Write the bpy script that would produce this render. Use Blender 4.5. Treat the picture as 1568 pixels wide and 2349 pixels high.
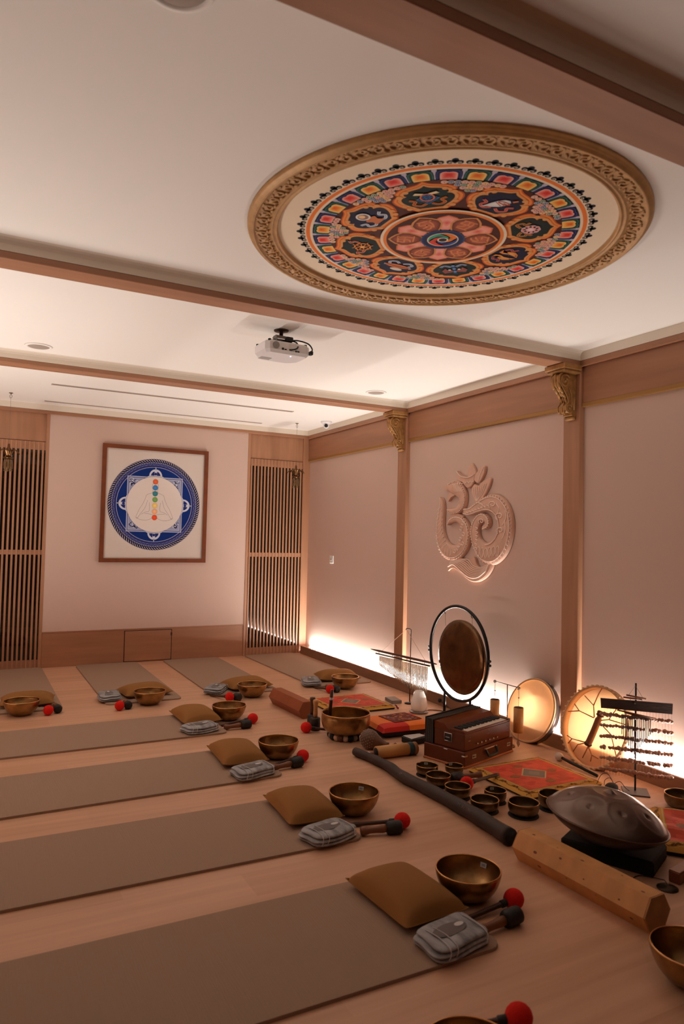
import bpy, bmesh, math, random
from math import sin, cos, pi, radians, sqrt, atan2
from mathutils import Matrix, Vector

for o in list(bpy.data.objects):
    bpy.data.objects.remove(o)
SC = bpy.context.scene
COL = SC.collection
RND = random.Random(11)

# ---------------------------------------------------------------- camera, world, exposure
cam_data = bpy.data.cameras.new('camera')
cam = bpy.data.objects.new('camera', cam_data)
COL.objects.link(cam)
_r = (0.8826085745852125, -0.46953507635028363, 0.023214567525429736)
_u = (-0.03807720806417482, -0.022182057685090413, 0.999028569432773)
_f = (0.4685640087487482, 0.8826351275547494, 0.03745665911042256)
CAM_POS = (-3.53111, -7.68582, 1.37322)
cam.matrix_world = Matrix(((_r[0], _u[0], -_f[0], CAM_POS[0]), (_r[1], _u[1], -_f[1], CAM_POS[1]),
                           (_r[2], _u[2], -_f[2], CAM_POS[2]), (0, 0, 0, 1)))
cam_data.sensor_fit = 'HORIZONTAL'
cam_data.sensor_width = 24.0
cam_data.lens = 24.0 * 1613.143 / 1568.0
cam_data.clip_start = 0.05
cam_data.dof.use_dof = True
cam_data.dof.focus_distance = 6.0
cam_data.dof.aperture_fstop = 3.5
SC.camera = cam
wd = bpy.data.worlds.new('world')
SC.world = wd
wd.use_nodes = True
wd.node_tree.nodes['Background'].inputs[0].default_value = (1.0, 0.75, 0.6, 1)
wd.node_tree.nodes['Background'].inputs[1].default_value = 0.02
LED_POWER = 510.0            # emission strength of the warm strips hidden behind the skirting boards
LED_COLOR = (1.0, 0.945, 0.885)
SC.view_settings.view_transform = 'Standard'
SC.view_settings.look = 'None'
SC.view_settings.gamma = 1.0
SC.view_settings.use_curve_mapping = False
SC.view_settings.exposure = 0.0
try:
    SC.cycles.use_denoising = True
    SC.cycles.max_bounces = 10
    SC.cycles.diffuse_bounces = 6
    SC.cycles.caustics_reflective = False
    SC.cycles.caustics_refractive = False
    SC.cycles.sample_clamp_indirect = 4.0
except Exception:
    pass

# ---------------------------------------------------------------- materials
def lin(c):
    return tuple((x / 12.92 if x <= 0.04045 else ((x + 0.055) / 1.055) ** 2.4) for x in (v / 255.0 for v in c))

def _noise(nt, scale, detail=4.0, coords='Object', stretch=None):
    tc = nt.nodes.new('ShaderNodeTexCoord')
    mp = nt.nodes.new('ShaderNodeMapping')
    nt.links.new(tc.outputs[coords], mp.inputs['Vector'])
    if stretch:
        mp.inputs['Scale'].default_value = stretch
    n = nt.nodes.new('ShaderNodeTexNoise')
    n.inputs['Scale'].default_value = scale
    n.inputs['Detail'].default_value = detail
    nt.links.new(mp.outputs[0], n.inputs['Vector'])
    return n

def M(name, rgb, rough=0.5, metal=0.0, vary=0.0, vscale=8.0, bump=0.0, bscale=60.0, stretch=None, spec=0.5,
      trans=0.0, emit=None, estr=0.0, ior=1.45, sheen=0.0, subsurf=0.0):
    m = bpy.data.materials.new(name)
    m.use_nodes = True
    nt = m.node_tree
    b = nt.nodes['Principled BSDF']
    c = lin(rgb)
    b.inputs['Base Color'].default_value = (*c, 1)
    b.inputs['Roughness'].default_value = rough
    b.inputs['Metallic'].default_value = metal
    b.inputs['Specular IOR Level'].default_value = spec
    b.inputs['IOR'].default_value = ior
    b.inputs['Transmission Weight'].default_value = trans
    b.inputs['Sheen Weight'].default_value = sheen
    if emit:
        b.inputs['Emission Color'].default_value = (*emit, 1)
        b.inputs['Emission Strength'].default_value = estr
    if vary:
        n = _noise(nt, vscale, 5.0, stretch=stretch)
        r = nt.nodes.new('ShaderNodeValToRGB')
        r.color_ramp.elements[0].position = 0.3
        r.color_ramp.elements[1].position = 0.7
        r.color_ramp.elements[0].color = (*[x * (1 - vary) for x in c], 1)
        r.color_ramp.elements[1].color = (*[min(1, x * (1 + vary)) for x in c], 1)
        nt.links.new(n.outputs['Fac'], r.inputs['Fac'])
        nt.links.new(r.outputs['Color'], b.inputs['Base Color'])
    if bump:
        n2 = _noise(nt, bscale, 3.0, stretch=stretch)
        bp = nt.nodes.new('ShaderNodeBump')
        bp.inputs['Strength'].default_value = bump
        bp.inputs['Distance'].default_value = 0.01
        nt.links.new(n2.outputs['Fac'], bp.inputs['Height'])
        nt.links.new(bp.outputs[0], b.inputs['Normal'])
    return m

def translucent(name, rgb, mix=0.5, vary=0.1):
    m = M(name, rgb, 0.6, vary=vary, vscale=9)
    nt = m.node_tree
    b = nt.nodes['Principled BSDF']
    out = nt.nodes['Material Output']
    t = nt.nodes.new('ShaderNodeBsdfTranslucent')
    src = b.inputs['Base Color'].links[0].from_socket
    nt.links.new(src, t.inputs['Color'])
    mx = nt.nodes.new('ShaderNodeMixShader')
    mx.inputs[0].default_value = mix
    nt.links.new(b.outputs[0], mx.inputs[1])
    nt.links.new(t.outputs[0], mx.inputs[2])
    nt.links.new(mx.outputs[0], out.inputs['Surface'])
    return m

def paint(name, rough=0.6):
    m = bpy.data.materials.new(name)
    m.use_nodes = True
    nt = m.node_tree
    a = nt.nodes.new('ShaderNodeVertexColor')
    a.layer_name = 'Col'
    b = nt.nodes['Principled BSDF']
    b.inputs['Roughness'].default_value = rough
    b.inputs['Specular IOR Level'].default_value = 0.12
    nt.links.new(a.outputs['Color'], b.inputs['Base Color'])
    return m

def floor_mat():
    m = M('oak floor', (210, 166, 134), 0.42)
    nt = m.node_tree
    b = nt.nodes['Principled BSDF']
    tc = nt.nodes.new('ShaderNodeTexCoord')
    br = nt.nodes.new('ShaderNodeTexBrick')
    br.offset = 0.37
    br.inputs['Scale'].default_value = 1.0
    br.inputs['Brick Width'].default_value = 1.25
    br.inputs['Row Height'].default_value = 0.19
    br.inputs['Mortar Size'].default_value = 0.0006
    br.inputs['Color1'].default_value = (0, 0, 0, 1)
    br.inputs['Color2'].default_value = (1, 1, 1, 1)
    br.inputs['Mortar'].default_value = (0.25, 0.25, 0.25, 1)
    nt.links.new(tc.outputs['Object'], br.inputs['Vector'])
    n = _noise(nt, 3.0, 6.0, stretch=(0.35, 7.0, 1.0))
    mx = nt.nodes.new('ShaderNodeMath')
    mx.operation = 'MULTIPLY_ADD'
    nt.links.new(br.outputs['Color'], mx.inputs[0])
    mx.inputs[1].default_value = 0.28
    nt.links.new(n.outputs['Fac'], mx.inputs[2])
    r = nt.nodes.new('ShaderNodeValToRGB')
    r.color_ramp.elements[0].position = 0.3
    r.color_ramp.elements[1].position = 0.95
    r.color_ramp.elements[0].color = (*lin((192, 147, 115)), 1)
    r.color_ramp.elements[1].color = (*lin((220, 176, 144)), 1)
    nt.links.new(mx.outputs[0], r.inputs['Fac'])
    nt.links.new(r.outputs['Color'], b.inputs['Base Color'])
    return m

WOOD = M('oak veneer', (168, 122, 92), 0.45, vary=0.12, vscale=3.0, stretch=(6, 6, 0.5))
WOODH = M('oak veneer lengthwise', (160, 113, 84), 0.45, vary=0.12, vscale=3.0, stretch=(6, 0.5, 6))
SKIRTW = M('shaded oak skirting', (134, 98, 76), 0.45, vary=0.12, vscale=3.0, stretch=(6, 0.5, 6))  # oak colour darkened to carry the shade of the backlit board front
WOODX = M('oak veneer across', (162, 116, 87), 0.45, vary=0.12, vscale=3.0, stretch=(0.5, 6, 6))
PLASTER = M('tinted plaster', (204, 177, 163), 0.8, bump=0.012, bscale=120)
WHITE = M('ceiling paint', (242, 238, 231), 0.85)
CREAM = M('cream cove paint', (226, 215, 199), 0.8)
GOLDSTRIP = M('dull gold edging', (160, 118, 66), 0.45, metal=0.35)
GOLD = M('antique gold paint', (162, 118, 68), 0.5, metal=0.25, vary=0.25, vscale=30, bump=0.3, bscale=50)
FRAMEGOLD = M('bronze gilt moulding', (184, 142, 92), 0.5, metal=0.2, vary=0.12, vscale=25)
FLOOR = floor_mat()
DARKGLASS = M('dark glass', (30, 22, 16), 0.03, spec=0.6)
LED = M('warm strip light', (255, 220, 190), 0.5, emit=LED_COLOR, estr=LED_POWER)
LED_LEFT = M('warm strip light, left wall', (255, 220, 190), 0.5, emit=LED_COLOR, estr=LED_POWER * 1.25)
ART = paint('flat print')
BRASS = M('hammered brass', (158, 124, 80), 0.32, metal=1.0, vary=0.25, vscale=20, bump=0.15, bscale=34)
BRASSDK = M('dark bronze', (116, 100, 78), 0.34, metal=1.0, vary=0.25, vscale=26, bump=0.2, bscale=45)
OCHRE = M('ochre cotton', (146, 100, 48), 0.9, bump=0.12, bscale=300)
MATM = M('taupe mat foam', (160, 134, 113), 0.85, bump=0.25, bscale=90, stretch=(2.2, 0.12, 1))
MATY = M('taupe mat foam lengthwise', (166, 142, 122), 0.85, bump=0.25, bscale=90, stretch=(0.12, 2.2, 1))
RED = M('red felt', (214, 24, 10), 0.95, bump=0.3, bscale=150)
BLACK = M('black matt', (20, 17, 16), 0.6)
BLKMETAL = M('black enamel metal', (18, 18, 20), 0.3, metal=0.4)
LEATHER = M('black leather', (28, 22, 20), 0.55, bump=0.3, bscale=120)
DKWOOD = M('dark rosewood', (74, 44, 30), 0.45, vary=0.25, vscale=10, stretch=(1, 1, 6))
HANDLEW = M('turned brown wood', (122, 76, 48), 0.45, vary=0.2, vscale=10, stretch=(1, 1, 6))
PALEW = M('pale turned wood', (196, 142, 92), 0.45, vary=0.15, vscale=10)
CHROME = M('polished steel', (215, 212, 208), 0.16, metal=1.0)
GREYMET = M('grey steel', (120, 116, 112), 0.35, metal=0.9)
WIRE = M('thin wire', (120, 100, 84), 0.5)
WPLASTIC = M('white plastic', (228, 226, 226), 0.35)
WGLOSS = M('white glazed ceramic', (252, 248, 242), 0.15)
PAPER = M('sticker paper', (205, 205, 200), 0.7)
INK = M('printed grey ink', (96, 92, 90), 0.7)
SPKGRILLE = M('grey speaker grille', (172, 158, 146), 0.7, bump=0.4, bscale=900)

# ---------------------------------------------------------------- mesh building
class MB:
    def __init__(s):
        s.v, s.f, s.mi, s.sm = [], [], [], []

    def add(s, vs, fs, mi=0, smooth=False, xf=None):
        n = len(s.v)
        for p in vs:
            if xf is not None:
                p = xf @ Vector(p)
            s.v.append((p[0], p[1], p[2]))
        for f in fs:
            s.f.append(tuple(i + n for i in f))
            s.mi.append(mi)
            s.sm.append(smooth)
        return s

    def box(s, x0, x1, y0, y1, z0, z1, mi=0, xf=None):
        vs = [(x, y, z) for z in (z0, z1) for y in (y0, y1) for x in (x0, x1)]
        fs = [(0, 2, 3, 1), (4, 5, 7, 6), (0, 1, 5, 4), (2, 6, 7, 3), (0, 4, 6, 2), (1, 3, 7, 5)]
        return s.add(vs, fs, mi, False, xf)

    def cbox(s, x0, x1, y0, y1, z0, z1, c=0.004, mi=0, xf=None, smooth=False):
        vs = []
        for sx in (0, 1):
            for sy in (0, 1):
                for sz in (0, 1):
                    X, Y, Z = (x0, x1)[sx], (y0, y1)[sy], (z0, z1)[sz]
                    ix, iy, iz = (c, -c)[sx], (c, -c)[sy], (c, -c)[sz]
                    vs += [(X, Y + iy, Z + iz), (X + ix, Y, Z + iz), (X + ix, Y + iy, Z)]
        return s.hull(vs, mi, xf, smooth)

    def hull(s, pts, mi=0, xf=None, smooth=False):
        bm = bmesh.new()
        for p in pts:
            bm.verts.new(p)
        r = bmesh.ops.convex_hull(bm, input=bm.verts)
        bmesh.ops.dissolve_limit(bm, angle_limit=0.01, verts=bm.verts, edges=bm.edges)
        bm.verts.index_update()
        vs = [tuple(v.co) for v in bm.verts]
        fs = [tuple(v.index for v in f.verts) for f in bm.faces]
        bm.free()
        return s.add(vs, fs, mi, smooth, xf)

    def prism(s, poly, z0, z1, mi=0, xf=None, smooth=False, top_scale=1.0):
        n = len(poly)
        vs = [(x, y, z0) for x, y in poly] + [(x * top_scale, y * top_scale, z1) for x, y in poly]
        s.add(vs, [tuple(range(n - 1, -1, -1)), tuple(range(n, 2 * n))], mi, False, xf)
        return s.add(vs, [(i, (i + 1) % n, n + (i + 1) % n, n + i) for i in range(n)], mi, smooth, xf)

    def lathe(s, prof, n=24, mi=0, xf=None, smooth=True, a0=0.0, closed=False):
        vs, fs = [], []
        k = len(prof)
        for i in range(n):
            a = a0 + 2 * pi * i / n
            for r, z in prof:
                vs.append((r * cos(a), r * sin(a), z))
        kk = k if closed else k - 1
        for i in range(n):
            j = (i + 1) % n
            for q in range(kk):
                w = (q + 1) % k
                fs.append((i * k + q, j * k + q, j * k + w, i * k + w))
        if not closed:
            if prof[0][0] > 1e-6:
                fs.append(tuple(i * k for i in range(n - 1, -1, -1)))
            if prof[-1][0] > 1e-6:
                fs.append(tuple(i * k + k - 1 for i in range(n)))
        return s.add(vs, fs, mi, smooth, xf)

    def tube(s, path, rad, n=8, mi=0, xf=None, smooth=True, closed=False, flat=1.0):
        P = [Vector(p) for p in path]
        m = len(P)
        R = rad if isinstance(rad, (list, tuple)) else [rad] * m
        vs, fs = [], []
        prev = None
        for i in range(m):
            if closed:
                t = P[(i + 1) % m] - P[i - 1]
            else:
                t = P[min(i + 1, m - 1)] - P[max(i - 1, 0)]
            if t.length < 1e-9:
                t = Vector((0, 0, 1))
            t.normalize()
            if prev is None:
                a = Vector((0, 0, 1)) if abs(t.z) < 0.9 else Vector((1, 0, 0))
                e1 = t.cross(a).normalized()
            else:
                e1 = (prev - t * prev.dot(t)).normalized()
            prev = e1
            e2 = t.cross(e1)
            for q in range(n):
                a = 2 * pi * q / n
                vs.append(tuple(P[i] + (e1 * cos(a) + e2 * sin(a) * flat) * R[i]))
        for i in range(m if closed else m - 1):
            j = (i + 1) % m
            for q in range(n):
                w = (q + 1) % n
                fs.append((i * n + q, i * n + w, j * n + w, j * n + q))
        if not closed:
            fs.append(tuple(range(n - 1, -1, -1)))
            fs.append(tuple(range((m - 1) * n, m * n)))
        return s.add(vs, fs, mi, smooth, xf)

    def ball(s, c, r, nu=12, nv=8, mi=0, xf=None):
        if not isinstance(r, (list, tuple)):
            r = (r, r, r)
        vs = [(c[0], c[1], c[2] - r[2])]
        for j in range(1, nv):
            b = -pi / 2 + pi * j / nv
            for i in range(nu):
                a = 2 * pi * i / nu
                vs.append((c[0] + r[0] * cos(a) * cos(b), c[1] + r[1] * sin(a) * cos(b), c[2] + r[2] * sin(b)))
        vs.append((c[0], c[1], c[2] + r[2]))
        fs = []
        for i in range(nu):
            fs.append((0, 1 + (i + 1) % nu, 1 + i))
        for j in range(nv - 2):
            for i in range(nu):
                a, b = 1 + j * nu + i, 1 + j * nu + (i + 1) % nu
                fs.append((a, b, b + nu, a + nu))
        L = len(vs) - 1
        o = 1 + (nv - 2) * nu
        for i in range(nu):
            fs.append((L, o + i, o + (i + 1) % nu))
        return s.add(vs, fs, mi, True, xf)

    def grid(s, fn, nu, nv, mi=0, smooth=True, xf=None):
        vs = [fn(i / nu, j / nv) for j in range(nv + 1) for i in range(nu + 1)]
        w = nu + 1
        fs = [(j * w + i, j * w + i + 1, (j + 1) * w + i + 1, (j + 1) * w + i) for j in range(nv) for i in range(nu)]
        return s.add(vs, fs, mi, smooth, xf)

    def mesh(s, name, mats):
        me = bpy.data.meshes.new(name)
        me.from_pydata(s.v, [], s.f)
        me.polygons.foreach_set('material_index', s.mi)
        me.polygons.foreach_set('use_smooth', s.sm)
        for m in (mats if isinstance(mats, (list, tuple)) else [mats]):
            me.materials.append(m)
        me.update()
        return me

    def build(s, name, mats, parent=None, label=None):
        return link(name, s.mesh(name, mats), parent, label)

def link(name, me, parent=None, label=None, loc=None, rot=None):
    o = bpy.data.objects.new(name, me)
    COL.objects.link(o)
    if parent is not None:
        o.parent = parent
    if label:
        o['label'] = label
    if loc is not None:
        o.location = loc
    if rot is not None:
        o.rotation_euler = rot
    return o

def thing(name, label, cat, loc=(0, 0, 0), rz=0.0, group=None, rot=None):
    o = bpy.data.objects.new(name, None)
    o.empty_display_size = 0.05
    COL.objects.link(o)
    o.location = loc
    o.rotation_euler = rot if rot is not None else (0, 0, rz)
    return tag(o, label, cat, group)

def tag(o, label, cat, group=None):
    o['label'] = label
    o['category'] = cat
    if group:
        o['group'] = group
    return o

def struct(name, mb, m, parent=None):
    o = mb.build(name, m, parent)
    if parent is None:
        o['kind'] = 'structure'
    return o

def dup(root, loc, rz=0.0, label=None, group=None, rot=None):
    r = root.copy()
    COL.objects.link(r)
    r.location = loc
    r.rotation_euler = rot if rot is not None else (0, 0, rz)
    if label:
        r['label'] = label
    if group:
        r['group'] = group
    for ch in list(root.children):
        c = ch.copy()
        COL.objects.link(c)
        c.parent = r
        for g in list(ch.children):
            d = g.copy()
            COL.objects.link(d)
            d.parent = c
    return r

def TR(loc=(0, 0, 0), rot=(0, 0, 0), sc=(1, 1, 1)):
    m = Matrix.Translation(loc)
    from mathutils import Euler
    m = m @ Euler(rot).to_matrix().to_4x4()
    return m @ Matrix.Diagonal((*sc, 1))

def smooth_path(pts, n=6):
    """Catmull-Rom through tuples of any length."""
    out = []
    m = len(pts)
    for i in range(m - 1):
        p0, p1, p2, p3 = pts[max(i - 1, 0)], pts[i], pts[i + 1], pts[min(i + 2, m - 1)]
        for k in range(n):
            t = k / n
            out.append(tuple(0.5 * (2 * b + (c - a) * t + (2 * a - 5 * b + 4 * c - d) * t * t + (3 * b - a - 3 * c + d) * t ** 3)
                             for a, b, c, d in zip(p0, p1, p2, p3)))
    out.append(tuple(pts[-1]))
    return out

class Art:
    """Flat print: coloured polygons in thin layers, one mesh, colour held per face corner."""
    def __init__(s, to3, dz=0.0004):
        s.to3, s.dz = to3, dz
        s.v, s.f, s.c = [], [], []

    def poly(s, pts, col, lay=0):
        n = len(s.v)
        s.v += [s.to3(x, y, lay * s.dz) for x, y in pts]
        s.f.append(tuple(range(n, n + len(pts))))
        c = (*lin(col), 1)
        s.c += [c] * len(pts)

    def strip(s, A, B, ca, cb, lay=0, closed=True):
        n = len(A)
        k = len(s.v)
        s.v += [s.to3(x, y, lay * s.dz) for x, y in list(A) + list(B)]
        ca, cb = (*lin(ca), 1), (*lin(cb), 1)
        for i in range(n if closed else n - 1):
            j = (i + 1) % n
            s.f.append((k + i, k + j, k + n + j, k + n + i))
            s.c += [ca, ca, cb, cb]

    def grad(s, pts, cols, lay=0, centre=None):
        """nested copies of a polygon shrinking to its centre, blending through cols (outside first)"""
        if centre is None:
            centre = (sum(p[0] for p in pts) / len(pts), sum(p[1] for p in pts) / len(pts))
        k = len(cols) - 1
        sc = lambda q: [(centre[0] + (x - centre[0]) * q, centre[1] + (y - centre[1]) * q) for x, y in pts]
        for i in range(k):
            q0, q1 = 1 - i / k, 1 - (i + 1) / k
            s.strip(sc(q0), sc(max(q1, 0.02)), cols[i], cols[i + 1], lay)

    def disc(s, x, y, r, col, lay=0, n=20, ry=None):
        ry = r if ry is None else ry
        s.poly([(x + r * cos(2 * pi * i / n), y + ry * sin(2 * pi * i / n)) for i in range(n)], col, lay)

    def ring(s, x, y, r0, r1, col, lay=0, n=48, col2=None):
        A = [(x + r0 * cos(2 * pi * i / n), y + r0 * sin(2 * pi * i / n)) for i in range(n)]
        B = [(x + r1 * cos(2 * pi * i / n), y + r1 * sin(2 * pi * i / n)) for i in range(n)]
        s.strip(A, B, col, col2 or col, lay)

    def line(s, pts, w, col, lay=0, closed=False):
        m = len(pts)
        A, B = [], []
        W = w if isinstance(w, (list, tuple)) else [w] * m
        for i in range(m):
            if closed:
                a, b = pts[i - 1], pts[(i + 1) % m]
            else:
                a, b = pts[max(i - 1, 0)], pts[min(i + 1, m - 1)]
            dx, dy = b[0] - a[0], b[1] - a[1]
            d = sqrt(dx * dx + dy * dy) or 1e-9
            nx, ny = -dy / d * W[i] / 2, dx / d * W[i] / 2
            A.append((pts[i][0] + nx, pts[i][1] + ny))
            B.append((pts[i][0] - nx, pts[i][1] - ny))
        s.strip(A, B, col, col, lay, closed)

    def build(s, name, parent, mat=None):
        me = bpy.data.meshes.new(name)
        me.from_pydata(s.v, [], s.f)
        at = me.color_attributes.new('Col', 'FLOAT_COLOR', 'CORNER')
        flat = [x for c in s.c for x in c]
        at.data.foreach_set('color', flat)
        me.materials.append(mat or ART)
        return link(name, me, parent)

# ---------------------------------------------------------------- the room
YF, YB, XL, XW, ZC, ZB, ZW = -8.6, 0.0, -4.6, 0.09, 2.66, 2.568, 2.60
BEAMS = (-2.118, -4.223, -6.329)
HB = 0.0735

struct('floor', MB().box(XL - .1, .2, YF - .1, .2, -.08, 0), FLOOR)

ce = struct('ceiling', MB().box(XL - .1, .2, YF - .1, .2, ZC, ZC + .08), WHITE)
for y in BEAMS:
    mb = MB()
    prof = [(-HB - .035, ZC), (-HB - .018, ZC - .004), (-HB - .006, ZC - .014), (-HB, ZC - .028), (-HB, ZW)]
    prof = prof + [(-a, z) for a, z in reversed(prof)]
    n = len(prof)
    mb.add([(XL, y + a, z) for a, z in prof] + [(.09, y + a, z) for a, z in prof],
           [(i, i + 1, n + i + 1, n + i) for i in range(n - 1)], smooth=False)
    b = struct('beam', mb, CREAM, ce)
    MB().cbox(XL, .05, y - HB, y + HB, ZB, ZW, .003).build('beam_cladding', WOODX, b)

# right wall: plaster, posts, fascia boards, gold edging
wr = struct('wall_right', MB().box(XW, .25, YF - .1, .2, 0, ZC + .08), PLASTER)
spans = [(-2.118 + HB, YB), (-4.223 + HB, -2.118 - HB), (-6.329 + HB, -4.223 - HB), (YF, -6.329 - HB)]
for y in BEAMS:
    MB().cbox(.05, XW + .005, y - HB, y + HB, .09, ZB, .003).build('post', WOOD, wr)
for a, b in spans:
    MB().box(.076, XW + .005, a, b, 2.318, 2.56).build('fascia_board', WOODH, wr)
    MB().cbox(.066, XW + .005, a, b, 2.288, 2.318, .004).build('gold_edging', GOLDSTRIP, wr)
tr = struct('trim_1', MB().cbox(.05, XW + .005, YF, 0, 2.56, ZW, .003), WOODH)
MB().box(.05, XW + .005, YF, 0, ZW, ZC).build('cove_strip', CREAM, tr)

def strip_light(name, parent, pts, m=LED):
    mb = MB()
    for x0, x1, y0, y1 in pts:
        n = max(1, int(max(x1 - x0, y1 - y0) / .5))
        for k in range(n):
            xa, xb = (x0, x1) if x1 - x0 < y1 - y0 else (x0 + (x1 - x0) * k / n, x0 + (x1 - x0) * (k + 1) / n)
            ya, yb = (y0 + (y1 - y0) * k / n, y0 + (y1 - y0) * (k + 1) / n) if x1 - x0 < y1 - y0 else (y0, y1)
            mb.add([(xa, ya, .086), (xb, ya, .086), (xb, yb, .086), (xa, yb, .086)], [(0, 1, 2, 3)])
    return mb.build(name, m, parent)

LED_END = -5.5
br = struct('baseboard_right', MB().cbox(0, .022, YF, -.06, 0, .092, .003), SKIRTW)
strip_light('led_strip', br, [(.066, .080, a + .01, b - .01) for a, b in
                              [(-2.118 + HB, -.15), (-4.223 + HB, -2.118 - HB), (LED_END, -4.223 - HB)]])
MB().box(.022, XW + .003, YF, 0, 0, .03).build('slot_floor', WOODH, br)

# unseen left wall with skirting light; unseen front wall, dark to dim the foreground
struct('wall_left', MB().box(XL - .15, XL, YF - .1, .2, 0, ZC + .08), PLASTER)
bl = struct('baseboard_left', MB().cbox(XL + .068, XL + .09, YF, -.06, 0, .092, .003), WOODH)
strip_light('led_strip', bl, [(XL + .010, XL + .024, -4.3, -1.2)], LED_LEFT)
DARKPANEL = M('dark dimming wood', (92, 58, 40), .5, vary=.15, vscale=3, stretch=(6, 6, .5))  # dark tone put in to absorb light at the near end
struct('wall_front', MB().box(XL - .1, .2, YF - .15, YF, 0, ZC + .08), DARKPANEL)
MB().box(.02, XW + .01, YF, -5.62, .092, 2.28).build('unseen_dimming_panel', DARKPANEL, wr)  # added out of view to darken the floor at the near right

# back wall: plaster pier with wainscot, slatted screens in front of dark glass
wb = struct('wall_back', MB().box(XL - .1, .25, .13, .25, 0, ZC + .08), PLASTER)
PL, PR = -2.834, -.697
MB().box(PL, PR, 0, .14, .36, ZB + .01).build('plaster_panel', PLASTER, wb)
MB().box(PL, PR, .004, .14, 0, .358).build('wainscot_panel', WOODX, wb)
MB().cbox(PL, PR, -.004, .02, .350, .362, .002).build('wainscot_cap', WOODX, wb)
def pier_edge(x0, x1):
    MB().cbox(x0, x1, -.006, .14, 0, ZB + .01, .002).build('edge_strip', WOOD, wb)
pier_edge(PL - .030, PL)
pier_edge(PR, PR + .030)
MB().cbox(.002, XW + .004, -.012, .14, 0, ZB, .002).build('corner_post', WOOD, wb)
tb = struct('trim_2', MB().cbox(XL, XW + .005, -.02, .14, ZB - .002, ZW, .003), WOODX)
MB().box(XL, XW + .005, -.02, .14, ZW, ZC).build('cove_strip', CREAM, tb)

slat_me = MB().cbox(-.0098, .0098, 0, .013, .004, 2.278, .0015).mesh('slat', [WOOD])
def lattice(x0, x1, n):
    MB().box(x0, x1, .012, .14, 2.283, ZB).build('lintel_panel', WOOD, wb)
    fr = MB()
    fr.box(x0, x1, .005, .0135, 2.195, 2.278).box(x0, x1, .005, .0135, 1.138, 1.185).box(x0, x1, .005, .0135, .004, .088)
    s = fr.build('lattice_screen', WOODX, wb)
    for k in range(n):
        link('slat', slat_me, s, loc=(x0 + (x1 - x0) * (k + .42) / n, 0, 0))
    MB().box(x0, x1, .015, .04, .0, 2.28).build('backing_glass', DARKGLASS, s)
lattice(PR + .030, .002, 16)
lattice(-3.53, PL - .030, 16)
MB().box(XL, -3.53, 0, .14, 0, ZB).build('side_panel', WOOD, wb)

# little access hatch in the wainscot
d = struct('door_1', MB().cbox(-2.018, -1.526, -.003, .006, .016, .334, .002), WOODX)
gap = MB()
for a, b, c, e in ((-2.026, -2.018, .01, .34), (-1.526, -1.518, .01, .34), (-2.026, -1.518, .334, .34), (-2.026, -1.518, .01, .016)):
    gap.box(a, b, .0025, .0045, c, e)
gap.build('shadow_gap', M('dark joint', (60, 32, 18), .8), d)
MB().cbox(-1.533, -1.517, -.012, .004, .272, .308, .003).build('latch', M('bronze latch', (74, 44, 26), .4, metal=.6), d)

# corbels below the beams
def corbel(y, label):
    t = thing('corbel', label, 'corbel', (.05, y, 0), group='gilt corbels on the wall posts')
    # x is measured out from the post face (negative, into the room)
    MB().cbox(-.165, 0, -.092, .092, 2.530, 2.567, .006).cbox(-.15, 0, -.080, .080, 2.512, 2.531, .005).build('capital_plate', GOLD, t)
    out = smooth_path([(-.125, 2.511), (-.148, 2.490), (-.150, 2.455), (-.130, 2.425), (-.098, 2.385), (-.072, 2.345), (-.070, 2.315), (-.088, 2.290), (-.084, 2.262), (-.060, 2.250), (-.04, 2.262)], 5)
    poly = [(0.0, 2.512)] + out + [(-.04, 2.235), (0.0, 2.225)]
    mb = MB()
    n = len(poly)
    w = .037
    mb.add([(x, -w, z) for x, z in poly] + [(x, w, z) for x, z in poly],
           [tuple(range(n)), tuple(range(2 * n - 1, n - 1, -1))] + [(i, n + i, n + (i + 1) % n, (i + 1) % n) for i in range(n)])
    mb.build('bracket', GOLD, t)
    v = MB()
    for s in (-1, 1):
        for cx, cz, R in ((-.098, 2.458, .048), (-.060, 2.278, .026)):
            sp = []
            for k in range(34):
                a = .6 + k * .33
                r = R * (1 - k / 37)
                sp.append((cx + r * cos(a), s * w, cz + r * sin(a)))
            v.tube(sp, [.008 * (1 - k / 60) for k in range(34)], 6)
            v.ball((cx, s * w, cz), .010, 8, 6)
        edge = [(x, s * w, z) for x, z in out]
        v.tube(edge, .006, 6)
        v.tube([(-.066, s * w, 2.42), (-.045, s * (w + .004), 2.37), (-.036, s * w, 2.32), (-.045, s * w, 2.29)], .008, 6)
        v.tube([(-.03, s * w, 2.47), (-.02, s * w, 2.38), (-.018, s * w, 2.27)], .006, 6)
    v.build('scroll', GOLD, t)
    lf = MB()
    for k, (x, z, r) in enumerate(((-.148, 2.475, .030), (-.144, 2.442, .030), (-.122, 2.408, .028), (-.096, 2.375, .026), (-.074, 2.342, .022), (-.076, 2.305, .02), (-.084, 2.268, .022))):
        tilt = (.05, .25, .62, .72, .45, -.35, -.1)[k]
        for s in (-1, 0, 1):
            lf.ball((0, 0, 0), (r * .36, .0145 - .001 * k, r * 1.05), 8, 6, xf=TR((x - .003 * (s == 0), s * (.024 - .0012 * k), z - abs(s) * .010), (s * .18, -tilt, 0)))
    lf.build('acanthus_leaf', GOLD, t)
    MB().cbox(-.03, 0, -.04, .04, 2.205, 2.232, .008).build('drop_tip', GOLD, t)
    return t
corbel(BEAMS[1], 'gold scroll corbel on the post between wall carving and shell chime, under the nearer beam')
corbel(BEAMS[0], 'gold scroll corbel on the farther wall post, towards the back corner')

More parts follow.
